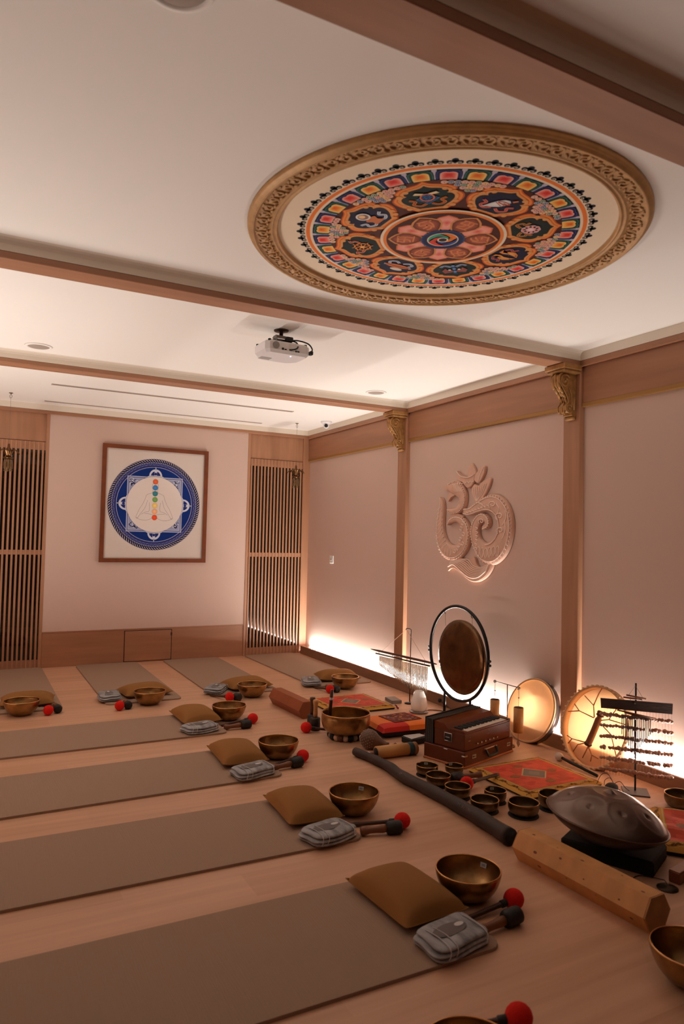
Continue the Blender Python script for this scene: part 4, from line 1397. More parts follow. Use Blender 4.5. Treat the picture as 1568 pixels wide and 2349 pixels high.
BAMB = M('bamboo', (200, 146, 86), .45, vary=.12, vscale=4, stretch=(.6, 6, 6))
t = thing('bamboo_shaker', 'stubby bamboo rain shaker with dark teal band at one end', 'shaker', (-1.225, -3.872, .040), -.055)
MB().tube([(0, 0, 0), (.24, 0, 0)], .038, 20).build('tube_body', BAMB, t)
MB().lathe([(0, 0), (.030, 0), (.030, .002), (0, .002)], 18, xf=TR((-.0005, 0, 0), (0, -pi / 2, 0))).build('open_end', BLACK, t)
MB().tube([(.225, 0, 0), (.232, 0, 0), (.256, 0, 0), (.262, 0, 0)], [.038, .0405, .0405, .038], 20).build('teal_band', M('teal thread', (40, 62, 66), .7), t)
MB().tube([(.262, 0, 0), (.272, 0, 0), (.286, 0, 0), (.290, 0, 0)], [.037, .039, .039, .034], 20).build('end_ring', M('bamboo end', (150, 98, 56), .6), t)
t = thing('wooden_beater', 'short wooden beater with white tip lying behind the bamboo shaker', 'beater', (-1.235, -3.795, .013), -.15)
MB().tube([(.01, 0, 0), (.13, 0, 0)], .0085, 10).build('stick', HANDLEW, t)
MB().ball((0, 0, 0), .013, 12, 8).build('tip', M('ivory tip', (226, 210, 196), .5), t)
t = thing('gourd_rattle', 'brown gourd rattle in a net of beads beside the big bowl', 'rattle', (-1.155, -3.665, 0), -.9)
GOURD = M('brown gourd', (104, 72, 54), .4, vary=.25, vscale=14)
MB().lathe([(0, -.062), (.030, -.056), (.052, -.036), (.062, -.005), (.058, .025), (.042, .055), (.026, .085), (.018, .12), (.020, .135), (0, .137)], 24, xf=TR((0, 0, .062), (0, pi / 2 + .18, 0))).build('gourd', GOURD, t)
bd = MB()
for k in range(10):
    for j in range(18):
        b = -1.2 + k * .24
        a = 2 * pi * (j + .5 * (k % 2)) / 18
        r = .0625 * cos(b * .92)
        bd.ball((r * cos(a), r * sin(a), .0625 * sin(b * .92) - 0.0), .0034, 5, 4, xf=TR((0, 0, .062), (0, pi / 2 + .18, 0)))
o = bd.build('bead_net', M('glass beads', (170, 150, 136), .15, spec=.8), t)
o['kind'] = 'stuff'
MB().tube([(-.064 , .010 * cos(k * pi / 5), .066 + .010 * sin(k * pi / 5)) for k in range(10)], .003, 6, closed=True).build('ring', CHROME, t)
t = thing('hand_cymbals', 'two little brass hand cymbals on a cord between gourd rattle and orange cushion', 'cymbals', (-1.0, -3.715, 0), .3)
for x, y in ((0, 0), (.055, .03)):
    MB().lathe([(.024, 0), (.020, .004), (.010, .007), (.008, .013), (0, .015)], 18, xf=TR((x, y, .001))).build('cymbal', BRASSDK, t)
MB().tube(smooth_path([(0, 0, .016), (.02, .03, .006), (.05, .0, .006), (.055, .03, .016)], 5), .0022, 6).build('cord', M('red cord', (150, 30, 30), .8), t)

# ---------------------------------------------------------------- patterned cloths and cushions
CLOTHGOLD = M('mustard brocade', (206, 150, 62), .8, bump=.2, bscale=140)
def cloth(name, label, x, y, rz, L, W, th, seed, tassel=None, wavy=0.0):
    t = thing(name, label, 'cloth mat', (x, y, 0), rz, 'red and mustard patterned cloths')
    g = random.Random(seed)
    def hz(u, v):
        return wavy * (sin(14 * u + 6 * v + seed) * .6 + sin(23 * u - 9 * v) * .4)
    mb = MB()
    def top(u, v):
        a, b = 2 * u - 1, 2 * v - 1
        e = 1 - max(abs(a), abs(b)) ** 14
        return (a * L / 2, b * W / 2, th * .45 + th * .55 * e + hz(u, v) * e)
    mb.grid(top, 36, 36)
    mb.build('cloth_top', CLOTHGOLD, t)
    MB().cbox(-L / 2 + .006, L / 2 - .006, -W / 2 + .006, W / 2 - .006, 0, th * .62, .006).build('dark_underside', BLACK, t)
    # print follows the top
    def to3(px, py, l):
        u, v = px / L + .5, py / W + .5
        p = top(u, v)
        return (px, py, p[2] + .0012 + l)
    S = Art(to3, .0003)
    def panel(x0, x1, y0, y1, col, lay, jit=0):
        n = 12
        for i in range(n):
            for j in range(n):
                k = 1 + jit * (g.random() - .5)
                c = tuple(max(0, min(255, int(v * k))) for v in col)
                X = [x0 + (x1 - x0) * (i + q) / n for q in (0, 1)]
                Y = [y0 + (y1 - y0) * (j + q) / n for q in (0, 1)]
                S.poly([(X[0], Y[0]), (X[1], Y[0]), (X[1], Y[1]), (X[0], Y[1])], c, lay)
    a, b = L / 2 - .062, W / 2 - .062
    for s0, s1, q0, q1 in ((-a - .012, a + .012, -b - .012, -b - .004), (-a - .012, a + .012, b + .004, b + .012), (-a - .012, -a - .004, -b, b), (a + .004, a + .012, -b, b)):
        panel(s0, s1, q0, q1, (212, 178, 110), 1)
    panel(-a, a, -b, b, (206, 84, 62), 2, .16)
    for k in range(14):
        px, py = (g.random() - .5) * 2 * a * .8, (g.random() - .5) * 2 * b * .8
        if abs(px) < .09 and abs(py) < .09:
            continue
        S.poly([(px + .022 * cos(q * 1.05) * (1 + .4 * g.random()), py + .012 * sin(q * 1.05) * (1 + .4 * g.random())) for q in range(6)], (196, 64, 52), 3)
    D = .085
    S.poly([(-D - .012, 0), (0, -D - .012), (D + .012, 0), (0, D + .012)], (206, 170, 130), 4)
    S.poly([(-D, 0), (0, -D), (D, 0), (0, D)], (128, 116, 104), 5)
    S.poly([(-D * .5, 0), (0, -D * .5), (D * .5, 0), (0, D * .5)], (146, 130, 116), 6)
    for sx, sy in ((.14, 0), (-.14, 0), (0, .135), (0, -.135)):
        S.disc(sx, sy, .036, (140, 84, 54), 4, 16, .022)
        for q in range(5):
            S.line([(sx - .026 + q * .013, sy - .014), (sx - .024 + q * .013, sy + .014)], .004, (190, 130, 80), 5)
    for side in range(4):
        n = 26
        m = (W if side % 2 else L) / 2 - .02
        for k in range(n):
            u = -m + 2 * m * k / (n - 1)
            off = (W if side % 2 == 0 else L) / 2 - .030
            wv = .006 * sin(k * 1.3)
            P = lambda du, dv: ((u + du, off + wv + dv), (off + wv + dv, u + du), (u + du, -off + wv + dv), (-off + wv + dv, u + du))[side]
            c = (112, 66, 26) if k % 5 else (96, 40, 22)
            if k % 5 in (1, 2):
                for q in range(3):
                    x0, y0 = P(.006 * (q - 1), .007 * (q % 2))
                    S.disc(x0, y0, .0065, c, 2, 8)
            else:
                S.line([P(-.010, -.002), P(-.003, .003), P(.003, -.003), P(.010, .002)], .0034, c, 2)
    S.build('woven_pattern', t)
    if tassel:
        for tx, ty in tassel:
            mb = MB().tube(smooth_path([(tx, ty, th), (tx * 1.04, ty * 1.03, th * .9), (tx * 1.07, ty * 1.05, .012), (tx * 1.10, ty * 1.08, .006)], 4), [.003 + .0005 * i for i in range(13)], 7)
            mb.build('tassel', M('dark red tassel', (120, 24, 22), .9), t)
    return t
cloth('patterned_cloth', 'red and mustard patterned square cloth lying in front of the harmonium', -.566, -4.560, .0, .565, .520, .030, 1)
cloth('patterned_cloth', 'red and mustard patterned square cloth behind the biggest bowl, with a dark red tassel', -.692, -2.565, .0, .560, .520, .032, 2, tassel=[(.27, -.25), (-.27, -.25)])
cloth('patterned_cloth', 'rumpled red and mustard cloth at the right edge behind the handpan', -.405, -5.565, radians(41), .52, .52, .044, 3, wavy=.010)

t = thing('floor_cushion', 'bright orange and red square cushion behind the gourd rattle', 'cushion', (-.745, -3.370, 0), -.06)
OR = [M('orange silk', (238, 120, 34), .55, vary=.08), M('scarlet silk', (206, 34, 16), .6, vary=.1), M('dark cushion side', (44, 34, 44), .8)]
def fc(u, v, s=1):
    a, b = 2 * u - 1, 2 * v - 1
    e = (1 - abs(a) ** 8) * (1 - abs(b) ** 8)
    return (a * .215, b * .175, .045 + s * .040 * max(e, 0) ** .4)
mb = MB()
n = 24
for j in range(n):
    for i in range(n):
        u0, u1, v0, v1 = i / n, (i + 1) / n, j / n, (j + 1) / n
        red = (i < 12 and j < 7) or (i > 13 and j > 16)
        mb.add([fc(u0, v0), fc(u1, v0), fc(u1, v1), fc(u0, v1)], [(0, 1, 2, 3)], 1 if red else 0, True)
mb.build('cover', OR[:2], t)
MB().grid(lambda u, v: fc(u, v, -1), 20, 20).build('base_cover', OR[2], t)
t = thing('brocade_square', 'small patterned brocade square lying on the orange cushion', 'cloth', (-.715, -3.350, .0880), .08)
S = Art(lambda x, y, l: (x, y, .001 + l + .0015 * sin(30 * x) * sin(26 * y)), .0003)
g = random.Random(9)
for i in range(10):
    for j in range(8):
        x0, y0 = -.12 + i * .024, -.10 + j * .025
        S.poly([(x0, y0), (x0 + .024, y0), (x0 + .024, y0 + .025), (x0, y0 + .025)], g.choice([(120, 54, 40), (134, 64, 48), (108, 48, 50)]), 1)
for k in range(46):
    x0, y0 = (g.random() - .5) * .21, (g.random() - .5) * .17
    c = g.choice([(186, 128, 84), (150, 96, 120), (80, 40, 56), (206, 150, 90)])
    S.ring(x0, y0, .004, .010, c, 2 + k % 3, 10)
S.build('brocade', t)
MB().cbox(-.121, .121, -.101, .101, -.003, .0002, .001).build('backing', M('brocade backing', (90, 44, 36), .8), t)
t = thing('metallophone', 'small black box with pale metal bars beside the harmonium', 'metallophone', (-.795, -3.665, 0), .1)
MB().cbox(-.075, .075, -.055, .055, 0, .040, .004).build('box', BLACK, t)
for k in range(9):
    MB().cbox(-.066 + k * .0148, -.054 + k * .0148, -.046 + k * .002, .046 - k * .002, .040, .044, .001).build('tone_bar', M('pale bar', (206, 204, 202), .35, metal=.3) if k == 0 else bpy.data.materials['pale bar'], t)
t = thing('purple_pouch', 'flat purple cloth pouch between the dark pipe and the pale hexagonal tube', 'pouch', (-1.195, -5.185, 0), .35)
MB().grid(lambda u, v: ((2 * u - 1) * .075 * (1 - .1 * (2 * v - 1) ** 2), (2 * v - 1) * .055, .003 + .022 * ((1 - (2 * u - 1) ** 6) * (1 - (2 * v - 1) ** 6)) ** .6), 14, 12).build('pouch_body', M('purple velvet', (66, 40, 66), .85), t)
MB().tube([(-.07, -.052, .006), (0, -.056, .008), (.07, -.052, .006)], .003, 6).build('hem', M('purple hem', (90, 60, 84), .8), t)

# ---------------------------------------------------------------- harmonium
t = thing('harmonium', 'brown wooden harmonium with keyboard, black bellows and chrome latches', 'harmonium', (-.624, -4.032, 0), radians(17))
HWD = M('harmonium wood', (94, 42, 16), .35, spec=.3, vary=.12, vscale=4, stretch=(1, 6, 6))
HL, HD = .272, .155   # half length, half depth; keyboard side is -y
MB().cbox(-HL, HL, -HD, HD, 0, .098, .004).build('base_box', HWD, t)
MB().cbox(-HL - .004, HL + .004, -HD - .004, HD + .004, 0, .014, .004).build('plinth', M('plinth wood', (176, 102, 52), .4), t)
MB().cbox(-HL + .018, HL - .014, -HD + .014, .088, .098, .200, .003).build('case', HWD, t)
mb = MB()
mb.hull([(-HL + .018, -.030, .200), (HL - .014, -.030, .200), (-HL + .018, .088, .200), (HL - .014, .088, .200),
         (-HL + .018, .012, .238), (HL - .014, .012, .238), (-HL + .018, .088, .243), (HL - .014, .088, .243)])
mb.build('lid', M('lid wood', (104, 48, 20), .22, vary=.1, vscale=4, stretch=(1, 6, 6)), t)
mb = MB()
mb.cbox(-HL + .018, HL - .014, -HD + .014, -HD + .024, .200, .210, .001).cbox(-HL + .018, -HL + .046, -HD + .014, -.03, .200, .216, .001).cbox(HL - .034, HL - .014, -HD + .014, -.03, .200, .216, .001)
mb.build('key_slip', HWD, t)
wk = MB()
x0, x1 = -HL + .050, HL - .038
for k in range(36):
    w = (x1 - x0) / 36
    wk.cbox(x0 + k * w + .0006, x0 + (k + 1) * w - .0006, -HD + .026, -.034, .200, .211, .001)
o = wk.build('white_keys', M('ivory keys', (226, 212, 196), .3), t)
o['kind'] = 'stuff'
bk = MB()
for k in range(35):
    if k % 7 in (2, 6):
        continue
    w = (x1 - x0) / 36
    bk.cbox(x0 + (k + 1) * w - .0034, x0 + (k + 1) * w + .0034, -HD + .064, -.032, .205, .221, .0015)
o = bk.build('black_keys', BLACK, t)
o['kind'] = 'stuff'
for k in range(4):
    mb = MB()
    y = .092 + k * .014
    mb.hull([(-HL + .010, y, .100), (HL - .010, y, .100), (-HL + .010, y + .012, .100), (HL - .010, y + .012, .100),
             (-HL + .010, y, .250), (HL - .010, y, .250), (-HL + .010, y + .012, .250), (HL - .010, y + .012, .250)])
    mb.build('bellows_fold', LEATHER, t)
MB().cbox(-HL + .012, HL - .012, .148, .159, .098, .256, .002).build('bellows_board', BLKMETAL, t)
def plate(x, z, w, h, nm, y=-HD):
    MB().cbox(x - w / 2, x + w / 2, y - .004, y + .001, z - h / 2, z + h / 2, .001).build(nm, CHROME, t)
plate(-.175, .060, .040, .024, 'latch'); plate(.215, .060, .040, .024, 'latch')
MB().cbox(-.187, -.163, -HD - .008, -HD - .003, .055, .067, .002).cbox(.203, .227, -HD - .008, -HD - .003, .055, .067, .002).build('latch_tongue', GREYMET, t)
MB().cbox(-.062, .078, -HD - .004, -HD + .001, .076, .084, .001).build('handle_plate', CHROME, t)
mb = MB()
mb.tube(smooth_path([(-.05, -HD - .006, .076), (-.046, -HD - .018, .052), (-.030, -HD - .022, .040), (.046, -HD - .022, .040), (.062, -HD - .018, .052), (.066, -HD - .006, .076)], 5), .010, 8, flat=.7)
mb.build('carry_handle', LEATHER, t)
mb = MB()
for k in range(6):
    mb.lathe([(.002, 0), (.002, .010), (.006, .012), (.006, .017), (0, .018)], 10, xf=TR((-.135 + k * .044, -HD + .014, .128), (pi / 2, 0, 0)))
    mb.ball((-.150 + k * .044, -HD + .013, .122), .0022, 6, 4)
mb.build('stop_knob', CHROME, t)
mb = MB()
for x, z in ((-.205, .175), (.0, .185), (.215, .178)):
    mb.cbox(x - .012, x + .012, -HD + .011, -HD + .015, z - .022, z - .018, .0005).lathe([(.001, 0), (.0035, .008), (0, .010)], 8, xf=TR((x, -HD + .014, z), (pi / 2, 0, 0)))
mb.build('brass_fitting', CHROME, t)
mb = MB()
for a, b, c, d in ((-.052, -.046, .135, .188), (.004, .010, .135, .188), (-.052, .010, .135, .140), (-.052, .010, .183, .188)):
    mb.cbox(-HL + .013, -HL + .020, a, b, c, d, .001)
mb.build('side_handle_frame', CHROME, t)
MB().box(-HL + .0165, -HL + .0195, -.046, .004, .140, .183).build('side_recess', BLACK, t)
MB().cbox(-HL + .004, -HL + .016, -.038, -.006, .158, .165, .002).build('side_grip', GREYMET, t)
MB().cbox(-HL - .003, -HL + .002, -.03, .0, .088, .094, .001).build('corner_clip', CHROME, t)
MB().cbox(-HL - .003, -HL + .03, -HD - .003, -HD + .02, .070, .078, .001).build('corner_clip', CHROME, t)

# ---------------------------------------------------------------- gong on its ring stand
t = thing('gong', 'dark bronze gong hanging inside a black ring stand', 'gong', (-.25, -3.410, 0))
GONG = M('gong bronze', (112, 86, 60), .25, metal=1.0, vary=.35, vscale=9, bump=.10, bscale=24)
MB().tube([(0, .35 * cos(2 * pi * k / 72), .532 + .350 * sin(2 * pi * k / 72)) for k in range(72)], .0125, 12, closed=True).build('ring_frame', BLKMETAL, t)
for s in (1, -1):
    mb = MB()
    mb.tube([(0, s * .155, .214), (0, s * .155, .012)], .011, 10)
    mb.tube(smooth_path([(-.13, s * .155, .011), (-.05, s * .155, .011), (.05, s * .155, .011), (.13, s * .155, .011)], 3), .011, 10)
    mb.build('foot', BLKMETAL, t)
mb = MB()
for s in (1, -1):
    mb.lathe([(0, 0), (.010, 0), (.010, .012), (0, .012)], 10, xf=TR((0, s * .362, .50), (pi / 2 * -s, 0, 0)))
    mb.lathe([(0, 0), (.010, 0), (.010, .012), (0, .012)], 10, xf=TR((0, s * .360, .53), (pi / 2 * -s, 0, 0)))
mb.build('joint_knob', BLKMETAL, t)
mb = MB()
for s in (1, -1):
    y0, z0 = s * .165, .532 + .300
    mb.tube(smooth_path([(0, y0 + .004 * s, z0 + .014), (0, y0 + .012, z0 + .004), (0, y0 + .010, z0 - .014), (0, y0 - .004, z0 - .018)], 4), .0028, 6)
mb.build('hook', BLACK, t)
mb = MB()
for s in (1, -1):
    mb.tube([(0, s * .165, .818), (.003, s * .163, .718)], .0014, 5)
mb.build('cord', WIRE, t)
MB().lathe([(0, .010), (.06, .009), (.16, .006), (.24, .002), (.268, -.002), (.277, -.012), (.276, -.030), (.272, -.030), (.272, -.014), (.262, -.006), (0, .004)], 64, xf=TR((0, -.018, .505), (0, -pi / 2, 0))).build('gong_disc', GONG, t)

# ---------------------------------------------------------------- bar chime on a stand
t = thing('bar_chime', 'row of hanging metal chime bars under a dark wooden rod on a stand', 'bar chime', (-.20, -2.700, 0))
MB().tube([(0, 0, .012), (0, 0, .618), (-.004, .012, .622), (-.012, .045, .622), (-.014, .055, .612)], .0045, 8).build('stand_pole', M('bronze stand', (84, 62, 50), .35, metal=.7), t)
MB().lathe([(0, 0), (.042, 0), (.044, .006), (.02, .012), (0, .013)], 24).build('stand_base', BLKMETAL, t)
ROD0, ROD1 = (-.012, .640, .360), (-.012, -.395, .394)
mb = MB()
mb.tube([(-.012, ROD0[1] + (ROD1[1] - ROD0[1]) * q, .360 + .034 * q) for q in (0, .03, .1, .14, .16, .5, .84, .87, .93, 1)], [.003, .006, .008, .0095, .010, .0105, .010, .0095, .008, .003], 10)
mb.build('carved_rod', DKWOOD, t)
mb = MB()
mb.tube([(-.012, .545, .335), (-.012, -.300, .364)], .0065, 8)
for q in (.08, .35, .62, .92):
    y = .56 - .85 * q
    mb.tube([(-.012, y, .336 + .028 * q), (-.012, y, .362 + .028 * q)], .002, 6)
mb.build('lower_bar', BLACK, t)
MB().tube([(-.012, .44, .374), (-.014, .05, .612)], .0016, 5).tube([(-.012, -.24, .394), (-.014, .05, .612)], .0016, 5).build('hanging_cord', M('pale cord', (190, 150, 126), .8), t)
BAR = M('bright chime metal', (190, 176, 160), .25, metal=1.0)
for k in range(36):
    q = k / 35
    y = .475 - .735 * q
    zt = .322 + .026 * q
    L = .085 + .165 * min(1, q / .86) if q < .9 else .25 - (q - .9) * .25
    mb = MB().tube([(-.012, y, zt), (-.012, y, zt - L)], .0052, 7)
    mb.tube([(-.012, y, zt), (-.012, y, zt + .016)], .0006, 3)
    mb.build('chime_bar', BAR, t)

# ---------------------------------------------------------------- things by the foot of the lit wall
t = thing('aroma_diffuser', 'white glazed egg-shaped diffuser on a clear dish beside the bar chime', 'diffuser', (-.300, -2.985, 0))
MB().lathe([(0, .010), (.046, .010), (.060, .03), (.066, .065), (.060, .105), (.046, .145), (.036, .168), (.030, .172), (.026, .168), (.024, .150), (0, .148)], 40).build('vessel', WGLOSS, t)
MB().lathe([(0, 0), (.070, 0), (.076, .012), (.073, .012), (.066, .004), (0, .004)], 36).build('clear_dish', M('clear plastic', (230, 224, 216), .08, trans=.8), t)
t = thing('grey_box', 'flat grey box lying beside the white diffuser', 'box', (-.295, -2.595, 0), -.15)
MB().cbox(-.045, .045, -.075, .075, 0, .028, .003).build('box_body', M('grey plastic', (128, 118, 110), .5), t)
MB().box(-.0455, .0455, -.0755, .0755, .0185, .0195).build('lid_seam', INK, t)
t = thing('small_white_dome', 'little white dome on the floor behind the gong foot', 'lamp', (-.064, -3.195, 0))
MB().lathe([(0, 0), (.058, 0), (.058, .012), (.050, .034), (.030, .052), (0, .058)], 28).build('dome', WGLOSS, t)
MB().lathe([(.059, .002), (.0605, .005), (.059, .008)], 28).build('base_ring', WPLASTIC, t)
t = thing('power_cord', 'black cord with plug running along the skirting behind the gong', 'cord', (0, 0, 0))
MB().tube(smooth_path([(-.215, -2.98, .006), (-.18, -2.97, .005), (-.12, -3.02, .005), (-.09, -3.12, .005), (-.05, -3.10, .008), (-.03, -2.98, .03), (-.018, -2.88, .045)], 6), .0035, 6).build('cable', BLACK, t)
MB().ball((-.016, -2.872, .046), (.014, .018, .018), 10, 8).build('plug', BLACK, t)

# two tube chimes on a T stand
t = thing('tube_chimes', 'pair of bamboo tube chimes hanging from a thin T-shaped stand', 'chimes', (-.27, -3.985, 0))
ST = M('thin steel stand', (120, 104, 92), .3, metal=.8)
MB().tube([(0, 0, .010), (0, 0, .408)], .0035, 8).tube([(0, .135, .410), (0, -.125, .412)], .003, 8).build('stand', ST, t)
MB().lathe([(0, 0), (.055, 0), (.055, .006), (.01, .012), (0, .012)], 24).build('stand_base', ST, t)
for y, L, zt, zb in ((.125, 0, .285, .120), (-.112, 0, .282, .120)):
    MB().tube([(.0 + .034 * cos(2 * pi * i / 24) * 0 , y, zt), (0, y, zb)], .0325, 22).build('bamboo_tube', BAMB, t)
    MB().lathe([(0, 0), (.029, 0), (.029, .0015), (0, .0015)], 20, xf=TR((0, y, zt + .0002))).build('tube_mouth', M('tube mouth', (70, 44, 30), .8) if y > 0 else bpy.data.materials['tube mouth'], t)
    MB().tube([(0, y, zt), (0, y, .400)], .0013, 5).tube([(0, y, zb), (0, y, .075)], .001, 5).ball((0, y, .345), .005, 8, 6).build('cord', WIRE, t)
    MB().hull([(0, y, .085), (.002, y - .016, .045), (.002, y + .016, .045), (0, y - .016, .045), (0, y + .016, .045), (.002, y, .022), (0, y, .022)]).build('wind_sail', M('clear sail', (220, 200, 180), .1, trans=.6) if y > 0 else bpy.data.materials['clear sail'], t)
    MB().ball((0, y + .002, .408), .011, 10, 8).build('clamp', M('clear clamp', (220, 214, 206), .1, trans=.6) if y > 0 else bpy.data.materials['clear clamp'], t)

# frame drums leaning on the wall
SKIN = translucent('rawhide skin', (250, 228, 196), .75, .05)
HOOP = M('pale bent wood hoop', (212, 172, 130), .5, vary=.1, vscale=6)
RAW = M('rawhide lacing', (176, 118, 72), .7, vary=.2, vscale=30)
def hoop_tube(R, x0, x1, th, n=64):
    """a short open cylinder around the local x axis, centre (.,0,R)"""
    return MB().lathe([(R - th, x0), (R, x0), (R, x1), (R - th, x1)], n, xf=Matrix(((0, 0, 1, 0), (1, 0, 0, 0), (0, 1, 0, R), (0, 0, 0, 1))), closed=True)
R1 = .222
t = thing('frame_drum', 'round frame drum with glowing skin facing out, left of the wall post', 'frame drum', (-.105, -3.945, 0), rot=(0, radians(20), 0))
hoop_tube(R1, .004, .056, .008).build('hoop', M('dark drum rim', (96, 84, 78), .35, metal=.4), t)
hoop_tube(R1 + .002, .000, .010, .012).build('skin_edge', HOOP, t)
MB().lathe([(0, .0005), (R1 - .004, .0005), (R1 - .002, .002), (0, .0015)], 64, xf=Matrix(((0, 0, 1, 0), (1, 0, 0, 0), (0, 1, 0, R1), (0, 0, 0, 1)))).build('drum_skin', SKIN, t)
mb = MB()
for k in range(4):
    a = pi / 2 * k + .4
    mb.lathe([(0, 0), (.006, 0), (.006, .008), (0, .008)], 8, xf=TR((.035, R1 * cos(a), R1 + R1 * sin(a)), (0, 0, 0)))
mb.build('tuning_lug', CHROME, t)
R2 = .252
t = thing('frame_drum', 'rawhide frame drum seen from behind, with laced cords and bound handle', 'frame drum', (-.125, -4.525, 0), rot=(0, radians(17), 0))
hoop_tube(R2, .0, .052, .010).build('hoop', HOOP, t)
MB().lathe([(0, .054), (R2 - .004, .054), (R2 + .002, .050), (R2 + .0035, .020), (R2 + .0025, .006), (R2 + .001, .004), (R2 + .001, .050), (R2 - .004, .0525), (0, .0525)], 64, xf=Matrix(((0, 0, 1, 0), (1, 0, 0, 0), (0, 1, 0, R2), (0, 0, 0, 1)))).build('drum_skin', SKIN, t)
g = random.Random(4)
mb = MB()
for k in range(44):
    a = 2 * pi * k / 44
    r = R2 + .001
    mb.ball((.003, r * cos(a), R2 + r * sin(a)), (.006, .015, .007), 7, 5)
o = mb.build('folded_skin_edge', M('folded rawhide', (214, 176, 132), .7), t)
o['kind'] = 'stuff'
def dp(px, py, x=.012):
    return (x, -(px - 712) / 298 * R2, R2 + (325 - py) / 395 * R2)
mb = MB()
for ln in ([(695, 240), (665, 130), (570, 60)], [(665, 130), (690, 0), (712, -50)], [(690, 245), (545, 220), (492, 165)], [(545, 220), (450, 258)],
           [(745, 255), (825, 220), (865, 118), (880, 60)], [(825, 220), (985, 222)], [(745, 270), (870, 350), (935, 490), (955, 520)], [(665, 495), (535, 505), (490, 488)],
           [(535, 505), (515, 560)], [(660, 505), (600, 540), (578, 620)], [(696, 530), (675, 645)], [(695, 520), (745, 590), (752, 650)], [(745, 590), (812, 600)]):
    mb.tube([dp(*p, x=.012 if i < len(ln) - 1 else .006) for i, p in enumerate(ln)], [.0042] + [.0032] * (len(ln) - 1), 6)
mb.build('lacing', RAW, t)
mb = MB()
hp = smooth_path([(752, 165), (742, 230), (728, 330), (710, 430), (692, 520)], 5)
mb.tube([dp(*p, x=.008) for p in hp], [.019 + .005 * sin(i * .9) if i < 6 else .020 for i in range(len(hp))], 10)
mb.build('bound_handle', M('brown leather binding', (112, 66, 40), .6, vary=.2, vscale=20), t)
mb = MB()
for q in (.05, .16, .92):
    i = int(q * (len(hp) - 1))
    a, b = Vector(dp(*hp[i], x=.008)), Vector(dp(*hp[min(i + 1, len(hp) - 1)], x=.008))
    mb.tube([a, a + (b - a) * .9], .0235, 10)
mb.build('handle_wrap', M('dark wrap', (70, 42, 28), .7), t)

# shell chime with thin metal bars
t = thing('shell_chime', 'wind chime of shell strings and metal bars under a dark plank on a black stand', 'shell chime', (-.20, -4.965, 0), radians(-43))
MB().tube([(0, .012, .006), (0, .012, .600)], .0048, 8).build('stand_pole', BLKMETAL, t)
MB().cbox(-.068, .068, -.068, .068, 0, .007, .002).build('stand_base', M('dark grey base', (92, 84, 80), .6), t)
mb = MB()
PLK = M('weathered dark plank', (62, 48, 44), .5, vary=.45, vscale=7, stretch=(1, 6, 6), bump=.2, bscale=40)
mb.hull([(-.185, -.010, .452), (-.185, .002, .452), (.185, -.010, .448), (.185, .002, .448), (-.188, -.010, .506), (-.188, .002, .506), (.187, -.010, .504), (.187, .002, .504)])
mb.build('plank', PLK, t)
mb = MB()
for (x0, z0, x1, z1, y) in ((-.052, .534, .050, .520, -.006), (-.066, .518, .030, .512, .006), (-.10, .448, .10, .416, -.012), (-.06, .436, .115, .398, .0)):
    mb.tube([(x0, y, z0), (x1, y, z1)], .0048, 7)
mb.build('bamboo_stick', M('brown twig', (128, 78, 50), .6), t)
mb = MB()
mb.tube([(-.04, -.004, .532), (-.004, .0, .588), (.036, -.004, .521)], .0011, 5)
mb.tube([(-.03, 0, .53), (-.03, 0, .506)], .0011, 5).tube([(.03, 0, .522), (.03, 0, .505)], .0011, 5)
mb.lathe([(0, 0), (.004, 0), (.004, .003), (0, .003)], 8, xf=TR((-.008, -.011, .492), (pi / 2, 0, 0)))
mb.build('hanger', WIRE, t)
SHELL = M('tan sea shell', (178, 132, 108), .45, vary=.25, vscale=40)
shm = []
for k in range(3):
    g = random.Random(k)
    m_ = MB().ball((0, 0, 0), (.0085, .0070, .0066 + .0008 * k), 8, 6)
    m_.ball((.006, .001, .001), (.0055, .0045, .004), 7, 5)
    shm.append(m_.mesh('shell', [SHELL]))
g = random.Random(8)
sm = MB()
for k in range(24):
    x = -.182 + .364 * k / 23
    yy = -.006 + .003 * (k % 2)
    sm.tube([(x, yy, .450), (x, yy, .085)], .0005, 3)
    for r in range(6):
        z = .412 - r * .0605 - .010 * (x / .36) - .006 * (r == 5) * (x > .05)
        if r in (1, 4) and k in (15, 20) or (r == 3 and k == 2):
            continue
        s = 1.15 + .75 * g.random()
        link('shell', shm[g.randrange(3)], t, loc=(x + .002 * (g.random() - .5), yy, z + .006 * (g.random() - .5)),
             rot=(g.random() * 3, g.random() * .9 - .45, g.random() * 6)).scale = (s, s, s)
sm.build('thread', WIRE, t)
for k in range(17):
    x = -.075 + k * .0092
    L = .075 + .135 * (1 - abs(k - 7) / 10) ** 1.1 if k < 17 else .05
    zt = .428 - .012 * k / 17
    MB().tube([(x, -.020, zt), (x, -.020, zt - L)], .0026, 6).build('chime_bar', M('dull chime tube', (96, 88, 88), .3, metal=.8) if k == 0 else bpy.data.materials['dull chime tube'], t)

